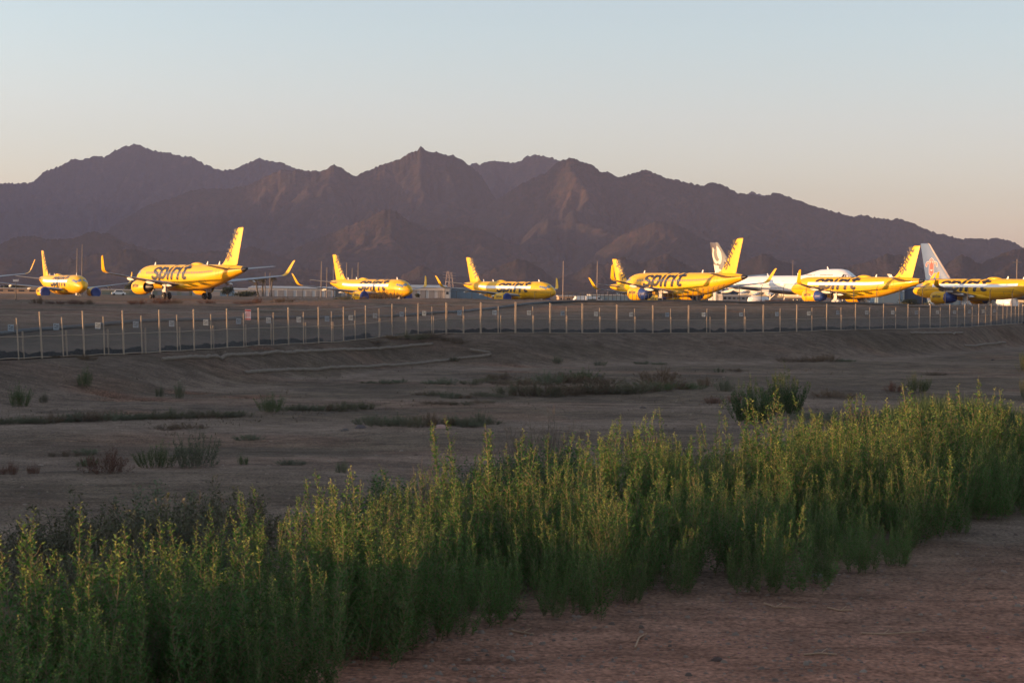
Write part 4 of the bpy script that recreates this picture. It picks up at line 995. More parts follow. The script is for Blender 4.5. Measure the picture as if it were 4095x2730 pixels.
# straw wattles
STRAW = mat('straw_netting', (.20, .16, .125), .95, var=.35, scale=6, bump=1., bscale=30)
W4 = [([(650, 1441), (760, 1432), (900, 1427), (1020, 1420), (1130, 1412), (1290, 1406), (1400, 1402), (1560, 1393), (1728, 1379)], 'upper long straw roll on the slope below the fence'),
      ([(980, 1493), (1100, 1486), (1200, 1481), (1400, 1472), (1540, 1462), (1640, 1459), (1800, 1441), (1900, 1430), (1963, 1421)], 'lower long straw roll on the slope, ending by a short bend'),
      ([(1960, 1415), (1920, 1408), (1880, 1401)], 'short straw roll doubling back above the end of the lower one'),
      ([(3640, 1334), (3740, 1334), (3850, 1333)], 'thin straw roll just under the right half of the fence'),
      ([(3855, 1384), (3920, 1382), (4020, 1372)], 'pale straw roll on the slope near the right edge')]
for pl, lab in W4:
    P = [ground_at(*q) for q in pl]; P = np.array(P); n = 26*(len(pl)-1); t_ = np.linspace(0, len(pl)-1, n)
    Q = np.stack([np.interp(t_, range(len(pl)), P[:, i]) for i in range(3)], -1); Q[:, 2] = terrain(Q[:, 0], Q[:, 1])+.06
    rr = [.115*(1+.12*math.sin(i*1.3)+.15*(vnoise(i*.35, 0., 8)-.5)-(.35 if i % 41 == 0 else 0)) for i in range(n)]
    b = MB(); b.tube(Q, rr, 10); tag(b.build('straw_roll', STRAW, smooth=True), lab, 'straw roll', 'straw erosion rolls on the slope')

# ------------------------------------------------------------------ plants
def leaf_arrays(P, D, Ln, Wd, seed):
    r = np.random.default_rng(seed); n = len(P)
    D = D/np.linalg.norm(D, axis=1, keepdims=True); rv = r.normal(size=(n, 3)); S = np.cross(D, rv); S /= np.linalg.norm(S, axis=1, keepdims=True)
    Ln = np.asarray(Ln)[:, None]; Wd = np.asarray(Wd)[:, None]
    M = P+D*Ln*.45; droop = np.array([[0, 0, -.12]])*Ln
    v = np.stack([P, M+S*Wd*.5, P+D*Ln+droop, M-S*Wd*.5], 1).reshape(-1, 3)
    return v, np.arange(n*4).reshape(-1, 4)
def strands(segs, n=3):
    """segs: list of (points, radius) -> one mesh of tapering stems"""
    b = MB()
    for pts, r in segs: b.tube(pts, [r*(1-.75*i/(len(pts)-1)) for i in range(len(pts))], n, cap=False)
    return b
def wand_shrub(seed, H=1.9, nst=20, spread=.30, leanmax=16, twigs=13, leaf=.064, sp=.024, tw=.32):
    r = np.random.default_rng(seed); segs = []; P = []; D = []; L_ = []; tipf = []
    for k in range(nst):
        a = r.uniform(0, 2*math.pi); q = r.uniform(0, 1)**.6; ln = R(leanmax)*q*(.6+.8*r.random()); h = H*(r.uniform(.62, 1.0) if k else 1.)*(1-.22*q)
        b0 = np.array([math.cos(a)*spread*q*.85, math.sin(a)*spread*q*.85, 0]); dirh = np.array([math.cos(a), math.sin(a), 0])
        bend = r.normal(0, .04, 2); N = 9; pts = []
        for i in range(N):
            t = i/(N-1); pts.append(b0+dirh*math.sin(ln)*h*(t**.8)*.9+np.array([bend[0]*math.sin(t*3)*h, bend[1]*math.sin(t*2.4)*h, h*t*math.cos(ln)]))
        pts = np.array(pts); segs.append((pts, .0065))
        def sample(pts, t):
            x = t*(len(pts)-1); i = np.minimum(x.astype(int), len(pts)-2); f = (x-i)[:, None]
            return pts[i]*(1-f)+pts[i+1]*f, pts[i+1]-pts[i]
        def leaves(pts, length, t0, base, ts):
            m = max(3, int(length*(1-t0)/sp)); t = np.linspace(t0, 1, m); p, d = sample(pts, t); d = d/np.linalg.norm(d, axis=1, keepdims=True)
            az = np.arange(m)*2.4+r.uniform(0, 6); rnd = np.stack([np.cos(az), np.sin(az), 0*az], -1)
            P.append(p); D.append(d*.75+rnd*.75+r.normal(0, .12, (m, 3))); L_.append(base*(1-.45*t)*r.uniform(.7, 1.2, m)); tipf.append((t > ts) & (p[:, 2] > .62*H))
        leaves(pts, h, .05, leaf, .86)
        for j in range(twigs):
            t = r.uniform(.04, .95); p, d = sample(pts, np.array([t])); az = r.uniform(0, 2*math.pi); l = tw*((1.30-t)**1.35)*r.uniform(.55, 1.15)
            e = p[0]+np.array([math.cos(az)*l*.5, math.sin(az)*l*.5, l*.85]); mid = (p[0]+e)/2+np.array([math.cos(az)*l*.08, math.sin(az)*l*.08, -l*.05])
            tp = np.array([p[0], mid, e]); segs.append((tp, .003)); leaves(tp, l, .1, leaf*.85, .7)
    P = np.concatenate(P); D = np.concatenate(D); L_ = np.concatenate(L_); tf = np.concatenate(tipf)
    out = []
    for k, sel in enumerate((~tf, tf)):
        out.append(leaf_arrays(P[sel], D[sel], L_[sel], L_[sel]*.34, seed+k))
    return strands(segs), out[0], out[1]
LEAF = leafmat('shrub_leaf', (.034, .115, .020), (.090, .200, .040), .35)
TIPM = leafmat('shrub_tip', (.16, .24, .045), (.34, .36, .085), .35)
LEAFD = leafmat('dark_leaf', (.022, .062, .018), (.045, .10, .028), .25)
LEAFG = leafmat('grey_green_leaf', (.070, .095, .050), (.12, .15, .080), .2)
LEAFB = leafmat('dry_brown_leaf', (.10, .062, .032), (.17, .11, .06), .2)
LEAFR = leafmat('red_brown_leaf', (.095, .032, .020), (.15, .055, .03), .2)
LEAFO = leafmat('olive_weed_leaf', (.065, .072, .034), (.12, .12, .06), .2)
STEM = mat('woody_stem', (.16, .12, .06), .8, var=.3); STEMD = mat('dry_stem', (.13, .10, .075), .85, var=.3)
PROTO = {}
def proto(kind, seed):
    k = (kind, seed)
    if k in PROTO: return PROTO[k]
    if kind == 'wand': st, a, c = wand_shrub(seed, nst=8+seed % 5, spread=.36+.06*(seed % 3), leanmax=11, twigs=50, leaf=.068, sp=.025, tw=.30); ms = (STEM, LEAF, TIPM)
    elif kind == 'solo': st, a, c = wand_shrub(seed, H=2.1, nst=6, spread=.16, leanmax=9, twigs=40, tw=.62); ms = (STEM, LEAF, TIPM)
    elif kind == 'willow': st, a, c = wand_shrub(seed, H=1.7, nst=44, spread=.9, leanmax=34, twigs=22, leaf=.12, sp=.030, tw=.36); ms = (STEM, LEAFD, LEAFD)
    else:
        ms = {'olive': (STEMD, LEAFO, LEAFO), 'grey': (STEMD, LEAFG, LEAFG), 'brown': (STEMD, LEAFB, LEAFB), 'red': (STEMD, LEAFR, LEAFR), 'green': (STEM, LEAFD, LEAF), 'wispy': (STEMD, LEAFB, LEAFR), 'thistle': (STEMD, LEAFG, LEAFG)}[kind]
        if kind == 'wispy': st, a, c = wand_shrub(seed, H=1., nst=26, spread=.5, leanmax=30, twigs=9, leaf=.02, sp=.04, tw=.35)
        elif kind == 'thistle': st, a, c = wand_shrub(seed, H=1., nst=1, spread=.01, leanmax=2, twigs=30, leaf=.06, sp=.035, tw=.5)
        else: st, a, c = wand_shrub(seed, H=1., nst=38, spread=.8, leanmax=55, twigs=13, leaf=.085, sp=.035, tw=.36)
    res = (st.mesh('stems', ms[0], fix=False), np_mesh('foliage', *a, ms[1], False), np_mesh('sprays', *c, ms[2], False) if len(c[0]) else None)
    PROTO[k] = res; return res
def plant(name, kind, seed, x, y, sc, label, cat, group=None, sxy=None, z=None, rz=None):
    st, fo, tp = proto(kind, seed)
    o = empty(name, (x, y, (gz(x, y) if z is None else z)-.03), random.uniform(0, 6.28) if rz is None else rz)
    o.scale = ((sxy or sc), (sxy or sc), sc); tag(o, label, cat, group)
    link('stems', st, o); link('foliage', fo, o)
    if tp is not None and len(tp.vertices): link('sprays', tp, o)
    return o
FRONT = np.array([1, .955])*np.array([(-400, 13.2), (0, 14.8), (600, 18.2), (1000, 18.4), (1300, 19.8), (1500, 22.0), (2000, 24.4), (2300, 25.6), (2600, 26.2), (2900, 27), (3250, 27.6), (3600, 29.2), (3720, 34), (3900, 36), (4095, 39), (4400, 42)])
BACK = np.array([(-400, 15.5), (0, 17.8), (200, 18.8), (450, 19.6), (900, 22.6), (1250, 26.3), (1500, 26.8), (1750, 30.5), (1950, 33.2), (2120, 31.6), (2250, 30.6), (2450, 36), (2650, 41), (3000, 40.5), (3370, 45), (3600, 43.5), (3840, 48), (4095, 42), (4400, 43)])
cnt = 0; placed = []
tries = 0
G1 = 'tall yellow-green shrubs in the foreground band'
while cnt < 268 and tries < 20000:
    tries += 1
    p = random.uniform(-420, 4330); f0 = np.interp(p, FRONT[:, 0], FRONT[:, 1]); f1 = np.interp(p, BACK[:, 0], BACK[:, 1])
    if random.random() > (f1-f0)*((f0+f1)/2)/420: continue
    Y = random.uniform(f0, f1); X = (p-2047.5)/FPX*Y
    if float(fbm(np.array([X/1.5]), np.array([Y/2.2]), 2, 205)[0]) < -.10 and random.random() < .8: continue
    md = .50 if Y > 22 else .42
    if any((X-a)**2+(Y-b_)**2 < md*md for a, b_ in placed): continue
    if 1560 < p < 2240 and Y < f0+2.2 and random.random() < .25: continue
    placed.append((X, Y)); cnt += 1
    t = (Y-f0)/(f1-f0); sc = random.uniform(.72, 1.10)*(1+.75*float(fbm(np.array([X/1.9]), np.array([Y/2.3]), 2, 77)[0]))*1.10*(1.0 if t > .2 else random.uniform(.75, 1.0))
    if p < 1300: sc *= .92
    if p < 800: sc *= .88
    where = 'right at the dirt track, front row' if t < .18 else ('in the back row against the basin' if t > .84 else 'in the dense middle')
    lab = f'tall leafy yellow-green shrub of the foreground band, {where}'
    plant('shrub', 'wand', random.choice([11, 12, 13, 14, 15, 16, 17]), X, Y, sc, lab, 'shrub', G1, sxy=sc*random.uniform(.95, 1.3))
for k in range(14):
    p = random.uniform(50, 4000); f0 = np.interp(p, FRONT[:, 0], FRONT[:, 1]); f1 = np.interp(p, BACK[:, 0], BACK[:, 1]); Y = random.uniform(f0*.35+f1*.65, f1); X = (p-2047.5)/FPX*Y
    plant('dry_weed', 'wispy', 41+k % 3, X, Y, random.uniform(1.4, 2.0), 'thin dead brown weed standing among the tall green shrubs', 'weed', 'dead stalks among the shrubs', sxy=random.uniform(.8, 1.1))
X, Y, _ = on_plane(2380, 2478, -4.6); plant('shrub', 'solo', 31, X, Y, 1.10, 'single tall slender shrub standing forward of the band on the bare dirt', 'shrub')
for (p, q, s_, lab) in ((990, 2790, .78, 'bright-tipped small shrub at the bottom, nearest the camera'), (250, 2800, .80, 'broad grey-green shrub in the bottom left corner')):
    X, Y, _ = on_plane(p, q+120, -4.6); plant('shrub', 'wand', 12, X, Y, s_, lab, 'shrub')
X, Y, _ = on_plane(1485, 2625, -4.6); plant('thistle', 'thistle', 5, X, Y, .62, 'pale dry thistle stalk standing alone before the dark foot of the shrubs', 'thistle')
X, Y, _ = on_plane(560, 2960, -4.6); plant('dry_weed', 'red', 71, X, Y, .8, 'dead brown weed between the green shrubs at the bottom left', 'weed')

# dull scrub behind the band on the left and in the gap
for (p, Y, k, s_, w) in [(150, 27, 'olive', 1.2, 1.5), (260, 25, 'olive', 1.1, 1.3), (330, 28, 'olive', 1.4, 1.4), (420, 24, 'olive', 1.2, 1.2), (470, 28, 'olive', 1.1, 1.4), (560, 26, 'olive', 1.4, 1.3), (640, 29, 'grey', 1.4, 1.5), (600, 24, 'green', 1.1, 1.4), (700, 27, 'olive', 1.5, 1.4), (780, 29, 'olive', 1.5, 1.3), (820, 26, 'grey', 1.2, 1.4), (880, 28.5, 'olive', 1.4, 1.3), (930, 27, 'wispy', 1.4, 1.4), (985, 29, 'olive', 1.3, 1.1), (350, 22, 'green', 1.0, 1.3), (500, 22, 'green', 1.1, 1.3), (640, 22, 'olive', 1.2, 1.2), (100, 22, 'wispy', 1.0, 1.3), (1600, 33, 'green', 1.2, 1.6), (1500, 31, 'green', 1.1, 1.4), (1430, 30, 'green', 1.0, 1.2), (2130, 37, 'green', 1.5, 1.7), (2220, 40, 'green', 1.6, 1.7), (2050, 36, 'green', 1.2, 1.5), (2180, 46, 'wispy', 2.0, 2.2), (2060, 44, 'wispy', 1.6, 1.9), (2700, 47, 'olive', 1.4, 1.3), (2350, 43, 'wispy', 1.2, 1.2)]:
    X = (p-2047.5)/FPX*Y
    kn = {'wispy': 'thin reddish dry weed', 'olive': 'dull olive weed', 'grey': 'grey-green weed', 'green': 'dark green bush'}[k]
    plant('weed', k, 41+(int(p) % 3), X, Y, s_*1.02, kn+(' behind the shrubs on the left' if p < 1100 else ' in the gap behind the foreground shrubs'), 'weed', 'dull weeds behind the foreground shrubs', sxy=w)
# two dark bushes and further single plants: px, base y, kind, height px, width px, label
ONE = [(3010, 1690, 'willow', 150, 150, 'dark green bush, paler of the pair standing above the shrub band'), (3130, 1660, 'willow', 165, 150, 'darkest dense bush of the pair above the shrub band'),
 (75, 1624, 'green', 92, 62, 'dark green upright bush at the left edge below the fence'), (340, 1546, 'green', 78, 42, 'slim green bush on the slope near the left end'),
 (715, 1592, 'grey', 66, 34, 'faint grey-green stalky weed on the slope beside the rills'), (640, 1586, 'grey', 50, 26, 'tiny pale weed left of the stalky one on the slope'), (175, 1610, 'olive', 45, 26, 'tiny dull weed right of the edge bush'),
 (430, 1890, 'red', 92, 130, 'red-brown rounded weed on the basin floor'), (355, 1862, 'green', 42, 62, 'small green weed left behind the red-brown one'),
 (622, 1868, 'green', 96, 120, 'round dark green weed right of the red-brown one'), (782, 1866, 'grey', 130, 140, 'tall airy grey-green weed with a white stalk'),
 (968, 1856, 'green', 44, 34, 'small dark tuft alone on the basin floor'), (50, 1898, 'red', 60, 34, 'dark upright tuft near the left edge'), (133, 1892, 'red', 40, 40, 'low dark tuft right of the upright one near the left edge'), (6, 1896, 'red', 40, 40, 'dark tuft cut by the left edge'),
 (250, 1822, 'brown', 24, 100, 'flat brown weed patch on the left basin floor'), (345, 1814, 'grey', 26, 80, 'flat grey weed patch beside the brown one'),
 (650, 1716, 'brown', 22, 90, 'low tan weed, left one on the bare floor'), (720, 1712, 'brown', 24, 90, 'low tan weed, middle one on the bare floor'), (795, 1712, 'brown', 18, 70, 'low tan weed, right one on the bare floor'),
 (1000, 1760, 'grey', 30, 90, 'faint grey low weed left of the stones'), (1160, 1858, 'grey', 28, 90, 'dark low weed behind the shrub tips'),
 (1085, 1645, 'green', 66, 92, 'rounded green weed at the edge of the graded track'), (1370, 1890, 'grey', 60, 36, 'thin dark stalk above the shrub tips'),
 (2230, 1452, 'grey', 34, 34, 'small round grey weed on the slope right of the rolls'), (2400, 1462, 'grey', 22, 40, 'tiny grey weed on the open slope'), (2575, 1456, 'grey', 16, 60, 'flat grey weed left on the open slope'), (2640, 1458, 'grey', 14, 50, 'flat grey weed right on the open slope'),
 (1560, 1356, 'brown', 18, 60, 'brown low weed at the fence bend, left'), (1640, 1358, 'olive', 32, 110, 'olive weed clump at the fence bend'), (1715, 1352, 'brown', 26, 90, 'brown weed clump at the fence bend, right'), (1790, 1362, 'brown', 18, 80, 'low brown weed right of the fence bend'), (1840, 1372, 'brown', 14, 50, 'lowest brown weed right of the fence bend'),
 (1500, 1372, 'brown', 14, 90, 'flat brown weeds above the upper straw roll'), (1815, 1444, 'olive', 22, 34, 'small dark weed sitting on the lower straw roll'),
 (270, 1428, 'brown', 18, 120, 'brown weed at the foot of the left fence'), (350, 1436, 'brown', 20, 60, 'small brown weed right of the one at the fence foot'),
 (3150, 1446, 'brown', 18, 90, 'brown low weed, left of the row on the right floor'), (3225, 1446, 'brown', 26, 90, 'brown low weed, middle of the row on the right floor'), (3300, 1446, 'brown', 34, 80, 'tallest brown weed of the row on the right floor'), (3360, 1446, 'grey', 14, 50, 'small grey weed ending the row on the right floor'), (3395, 1445, 'grey', 12, 40, 'last tiny grey weed of the row on the right floor'),
 (2876, 1488, 'grey', 22, 34, 'small weed above the dark bushes, left'), (2945, 1484, 'brown', 12, 70, 'flat brown weed above the dark bushes'),
 (2822, 1546, 'brown', 44, 46, 'thin brown tuft left of the dark bushes'), (2896, 1564, 'grey', 52, 66, 'airy grey weed just left of the dark bushes'),
 (3572, 1566, 'red', 38, 56, 'small red-brown weed before the green mound'), (3662, 1566, 'green', 72, 80, 'dark green bush behind the green mound'), (3740, 1500, 'brown', 16, 70, 'flat brown weed above the green mound'),
 (2850, 1612, 'red', 28, 60, 'red-brown weed left below the dark bushes'), (2940, 1612, 'red', 40, 50, 'red-brown weed touching the paler dark bush'), (3330, 1590, 'brown', 34, 120, 'brown weed between the bushes and the mound'),
 (4104, 1482, 'green', 80, 50, 'dark bush cut by the right edge'), (4122, 1600, 'grey', 110, 60, 'thin grey bush cut by the right edge lower down')]
for i, (p, q, k, h, w, lab) in enumerate(ONE):
    G = ground_at(p, q); s_ = FPX/G[1]; plant('bush' if k in ('willow', 'green') else 'weed', k, 41+i % 3 if k != 'willow' else 51+i % 2, G[0], G[1], h/s_/(1.25 if k == 'willow' else .75), lab, 'bush' if k in ('willow', 'green') else 'weed', 'scattered weeds in the basin', sxy=w/s_/(1.8 if k == 'willow' else 1.3), z=G[2])
# weed rows
ROWS = [([(1740, 1582), (1800, 1592), (1870, 1592), (1930, 1582), (1980, 1586), (1690, 1578)], 26, 70, 'weed row left of the large scrub patch'),
 ([(1720, 1614), (1780, 1616), (1850, 1616), (1920, 1612), (1960, 1608)], 16, 70, 'lowest weed row left of the large scrub patch'),
 ([(1470, 1532), (1540, 1532), (1605, 1530)], 20, 60, 'low tan weeds on the pale floor'), ([(1720, 1534), (1780, 1536), (1890, 1536), (1940, 1530), (1990, 1534), (2010, 1518)], 30, 70, 'middle weeds on the pale floor'),
 ([(2040, 1580), (2100, 1582), (2160, 1584), (2230, 1582), (2290, 1578), (2340, 1574), (2400, 1574), (2450, 1572), (2500, 1570), (2560, 1566), (2620, 1560), (2680, 1558), (2740, 1556), (2080, 1540), (2140, 1536), (2200, 1536), (2270, 1532), (2330, 1528), (2400, 1536), (2640, 1528)], 58, 110, 'large scrub patch in the middle of the basin'),
 ([(1480, 1700), (1530, 1702), (1590, 1704), (1650, 1706), (1700, 1704), (1750, 1702), (1810, 1700), (1850, 1702), (1880, 1704), (1920, 1698), (1965, 1696)], 52, 84, 'weed row behind the pink stone'),
 ([(x, 1690-.03*x+8*math.sin(x)) for x in range(-10, 1000, 44)], 38, 84, 'weedy strip across the left basin floor'),
 ([(1160, 1640), (1210, 1642), (1260, 1642), (1310, 1642), (1360, 1642), (1410, 1636), (1455, 1634)], 36, 74, 'dark weeds ending the strip at the track'),
 ([(x, 1692+14*math.sin(x*.7)) for x in range(3220, 3500, 50)], 50, 90, 'brown scrub left of the green mound')]
for pts, h, w, lab in ROWS:
    for i, (p, q) in enumerate(pts):
        G = ground_at(p, q); s_ = FPX/G[1]; k = random.choice(['olive', 'brown', 'grey', 'olive', 'brown', 'green'] if 'large' in lab else ['olive', 'brown', 'grey', 'olive', 'grey'])
        kn = {'olive': 'olive', 'brown': 'brown', 'grey': 'grey-green', 'green': 'dark green'}[k]
        plant('weed', k, 41+i % 3, G[0], G[1], h*random.uniform(.55, 1.25)/s_/.85, f'{kn} low weed in the {lab}', 'weed', lab, sxy=w*random.uniform(.8, 1.3)/s_/1.25, z=G[2])
# green grass mound
N = 16000; r = np.random.default_rng(3); pxs = r.uniform(3230, 4400, N*2); Ys = r.uniform(44, 66, N*2)
lim = np.interp(pxs, [3200, 3500, 3750, 3900, 4095, 4400], [52, 57, 64, 66, 58, 56]); k = Ys < lim-1.5*r.random(N*2); pxs, Ys = pxs[k][:N], Ys[k][:N]
Xs = (pxs-2047.5)/FPX*Ys; Zs = terrain(Xs, Ys); Lh = r.uniform(.45, 1.1, len(Xs))*(.6+.7*vnoise(Xs/1.6, Ys/1.6, 12)); D = np.stack([r.normal(0, .22, len(Xs)), r.normal(0, .22, len(Xs)), np.ones(len(Xs))], -1)
v, f = leaf_arrays(np.stack([Xs, Ys, Zs-.02], -1), D, Lh, np.full(len(Xs), .028), 5)
tag(link('grass', np_mesh('grass', v, f, leafmat('green_grass', (.035, .07, .022), (.085, .12, .045), .3), False)), 'tall green grass mound behind the shrubs at the right', 'grass', kind='stuff')
# dry short grass sprinkled over the basin and crest
N = 26000; r = np.random.default_rng(4); a_ = r.uniform(-.34, .34, N); Ys = 1/np.sqrt(r.uniform(1/235**2, 1/60**2, N)); Ys = np.where(r.random(N) < .5, r.uniform(100, 240, N), Ys); Xs = a_*Ys
dens = sstep(.02, .30, fbm(Xs/7, Ys/7, 4, 71)); yf_ = fence_depth(a_); dens = np.maximum(dens, .9*(Ys > np.interp(a_, CA[:, 0], CA[:, 1])-14)*vnoise(Xs/4, Ys/4, 5))
k = (r.random(N) < dens*.9) & ~((Ys > yf_+2) & (Ys < yf_+16)); Xs, Ys = Xs[k], Ys[k]; n = len(Xs)
v, f = leaf_arrays(np.stack([Xs, Ys, terrain(Xs, Ys)-.01], -1), np.stack([r.normal(0, .5, n), r.normal(0, .5, n), np.ones(n)], -1), r.uniform(.04, .20, n), r.uniform(.02, .05, n), 9)
tag(link('dry_grass', np_mesh('dry_grass', v, f, leafmat('dry_grass_blade', (.12, .085, .055), (.20, .15, .10), .2), False)), 'sparse dry grass tufts over the basin floor', 'grass', kind='stuff')

# stones
def stone_mesh(n, seed, xs, ys, size):
    r = np.random.default_rng(seed); base = np.array([(1, 0, 0), (.5, .87, 0), (-.5, .87, 0), (-1, 0, 0), (-.5, -.87, 0), (.5, -.87, 0), (.45, .2, .6), (-.1, .5, .66), (-.4, -.3, .6), (.2, -.4, .62)])
    F_ = [(0, 1, 6), (1, 7, 6), (1, 2, 7), (2, 8, 7), (2, 3, 8), (3, 4, 8), (4, 9, 8), (4, 5, 9), (5, 0, 9), (0, 6, 9), (6, 7, 8), (6, 8, 9)]
    V = base[None]*size[:, None, None]*r.uniform(.7, 1.3, (n, 1, 3))*(1+r.normal(0, .12, (n, 10, 3))); a = r.uniform(0, 6.28, n); c, s = np.cos(a), np.sin(a)
    V = np.stack([V[..., 0]*c[:, None]-V[..., 1]*s[:, None], V[..., 0]*s[:, None]+V[..., 1]*c[:, None], V[..., 2]], -1)
    V += np.stack([xs, ys, terrain(xs, ys)-.15*size], -1)[:, None]
    F = (np.array(F_)[None]+np.arange(n)[:, None, None]*10).reshape(-1, 3); return V.reshape(-1, 3), F
N = 9000; r = np.random.default_rng(8); a_ = r.uniform(-.34, .34, N); Ys = 1/np.sqrt(r.uniform(1/110**2, 1/16**2, N)); Xs = a_*Ys; sz = .010+.055*r.random(N)**7*(Ys/28)**.6
v, f = stone_mesh(N, 2, Xs, Ys, sz); m_, n_, p_ = nt('pebble_rock'); g_ = n_.nodes.new('ShaderNodeNewGeometry'); cr = n_.nodes.new('ShaderNodeMix'); cr.data_type = 'RGBA'; cr.inputs[6].default_value = (.09, .058, .043, 1); cr.inputs[7].default_value = (.25, .185, .14, 1)
n_.links.new(g_.outputs['Random Per Island'], cr.inputs[0]); n_.links.new(cr.outputs[2], p_.inputs['Base Color']); p_.inputs['Roughness'].default_value = .95
tag(link('pebbles', np_mesh('pebbles', v, f, m_, False)), 'pebbles strewn over the dirt', 'pebbles', kind='stuff')
def rock(p, q, w, label, col=(.22, .16, .14), hh=.7):
    G = ground_at(p, q); R_ = w/2*G[1]/FPX; b = MB(); rings = []
    for j in range(7):
        a = math.pi*j/6*.62; rr = [(R_*math.sin(a+.01)*1.05*(1+.13*math.sin(3*t+p))*math.cos(t), R_*.8*math.sin(a+.01)*(1+.1*math.cos(2*t+p))*math.sin(t), R_*hh*math.cos(a)-R_*.1+.05*R_*math.sin(5*t+j)) for t in np.linspace(0, 2*math.pi, 13)[:-1]]
        rings.append(rr)
    b.loft(rings[::-1]); o = b.build('rock', mat('stone_%d' % int(col[0]*100), col, .95, var=.3, scale=8, bump=.5), smooth=True); o.location = G; tag(o, label, 'rock', 'rocks on the basin floor')
rock(1762, 1712, 52, 'pinkish rounded rock beside the weed row', (.36, .22, .18)); rock(1440, 1712, 44, 'dark low rock left of the weed row', (.10, .08, .08)); rock(1380, 1722, 32, 'smallest dark rock at the far left of the weed row', (.11, .09, .08))
rock(1748, 1700, 40, 'grey rock just behind the pinkish one', (.15, .14, .14)); rock(2396, 1505, 20, 'small dark rock above the large scrub patch', (.06, .05, .05)); rock(2570, 1632, 26, 'dark rock on open dirt above the shrub tips', (.09, .07, .065)); rock(3970, 1441, 14, 'tiny black rock on the right basin floor', (.02, .02, .025)); rock(2870, 2642, 50, 'dark brown rock at the bottom of the dirt track', (.08, .05, .04)); rock(3268, 2305, 48, 'low grey stone at the foot of the shrubs', (.16, .13, .12))
# twigs lying on the track
TW = mat('dry_twig', (.36, .23, .14), .9, var=.2)
for pl, lab in (([(3055, 2420), (3100, 2440), (3160, 2441), (3205, 2446)], 'curved dry twig lying on the dirt track'), ([(3445, 2532), (3530, 2535), (3620, 2527), (3700, 2524)], 'longest dry twig on the reddish dirt'), ([(3215, 2628), (3280, 2627), (3345, 2632)], 'straight reddish twig near the bottom edge'),
                ([(2045, 2522), (2090, 2528), (2135, 2538)], 'pale forked stick by the shadow of the shrubs'), ([(3310, 2436), (3360, 2450), (3410, 2448)], 'thin bent twig right of the curved one'), ([(2540, 2590), (2555, 2560), (2575, 2552)], 'short upright pale stick on the track')):
    P = [on_plane(a, c, -4.6) for a, c in pl]; P = [(x, y, gz(x, y)+.02) for x, y, z in P]
    b = MB(); b.tube(P, [.011, .012, .010, .006][:len(P)], 6); b.tube([P[1], (P[1][0]+.12, P[1][1]+.16, P[1][2]+.03)], .006, 5); tag(b.build('twig', TW, smooth=True), lab, 'twig')
# dirt clods
N = 5000; r = np.random.default_rng(18); Ys = r.uniform(17, 34, N); Xs = r.uniform(-.05, .34, N)*Ys; k = fbm(Xs*1.3, Ys*1.3, 3, 5) > -.05; Xs, Ys = Xs[k], Ys[k]; v, f = stone_mesh(len(Xs), 22, Xs, Ys, .008+.035*r.random(len(Xs))**4)
tag(link('dirt_clods', np_mesh('dirt_clods', v, f, mat('dirt_clod', (.17, .115, .09), 1, var=.35, scale=2), False)), 'crumbs of dry dirt on the track', 'dirt', kind='stuff')

# ------------------------------------------------------------------ airfield background
def terr_pt(px, Y, py=1180): d = ray(px, py); return d[0]*Y, Y, gz(d[0]*Y, Y)
TAN = mat('tan_wall', (.42, .27, .17), .85, var=.1, scale=.2); PALEW = mat('pale_metal_wall', (.50, .47, .44), .7, var=.08, scale=.2); GREENW = mat('grey_green_wall', (.20, .20, .15), .8, var=.1, scale=.2)
BLUEW = mat('blue_grey_wall', (.16, .22, .26), .7, var=.1, scale=.2); DBLUE = mat('dark_blue_wall', (.035, .06, .10), .6, var=.1, scale=.2); ROOF = mat('pale_roof', (.40, .38, .36), .7, var=.1, scale=.2); DOORM = mat('grey_door', (.22, .21, .21), .7, var=.1, scale=.3)
GLAZ = mat('dark_glazing', (.02, .03, .04), .15)
def building(name, p0, p1, ytop, Y, m, label, roof='flat', bays=0, baym=None, depth=24, wins=0, rm=None, band=None):
    x0, _, z0 = terr_pt(p0, Y); x1 = ray(p1, 1180)[0]*Y; zt = ray((p0+p1)/2, ytop)[2]*Y; z0 = gz((x0+x1)/2, Y)
    t = empty(name, ((x0+x1)/2, Y, z0)); tag(t, label, 'building'); w = (x1-x0)/2; h = zt-z0
    hw = h*(.80 if roof == 'gable' else 1)
    b = MB(); b.box((-w, 0, -.3), (w, depth, hw)); b.build('wall', m, t)
    b = MB()
    if roof == 'gable':
        for s in (-1, 1):
            pass
        b.add([(-w-.3, -.5, hw-.02), (w+.3, -.5, hw-.02), (w+.3, depth+.5, hw-.02), (-w-.3, depth+.5, hw-.02), (-w-.3, depth/2, h), (w+.3, depth/2, h)], [(0, 1, 5, 4), (2, 3, 4, 5), (0, 4, 3), (1, 2, 5), (0, 3, 2, 1)])
    else: b.box((-w-.25, -.3, hw+.003), (w+.25, depth+.3, hw+.28))
    b.build('roof', rm or ROOF, t)
    for i in range(bays):
        c = -w+2*w*(i+.5)/bays; q = w/bays*.62; b = MB(); b.box((c-q, -.12, 0), (c+q, -.003, hw*.74)); b.build('door', baym or DOORM, t)
    for i in range(wins):
        c = -w+2*w*(i+.5)/wins; q = w/wins*.55; b = MB(); b.box((c-q, -.06, hw*.45), (c+q, -.003, hw*.75)); b.build('window', GLAZ, t)
    if band: 
        b = MB(); b.box((-w, -.15, hw*.86), (w, -.004, hw)); b.build('top_band', band, t)
    return t
building('long_shed', -150, 150, 1153, 570, TAN, 'long low tan shed glowing orange behind the leftmost planes', wins=7)
building('shed', 408, 524, 1160, 590, GREENW, 'grey-green shed between the first two planes', bays=3, baym=GREENW)
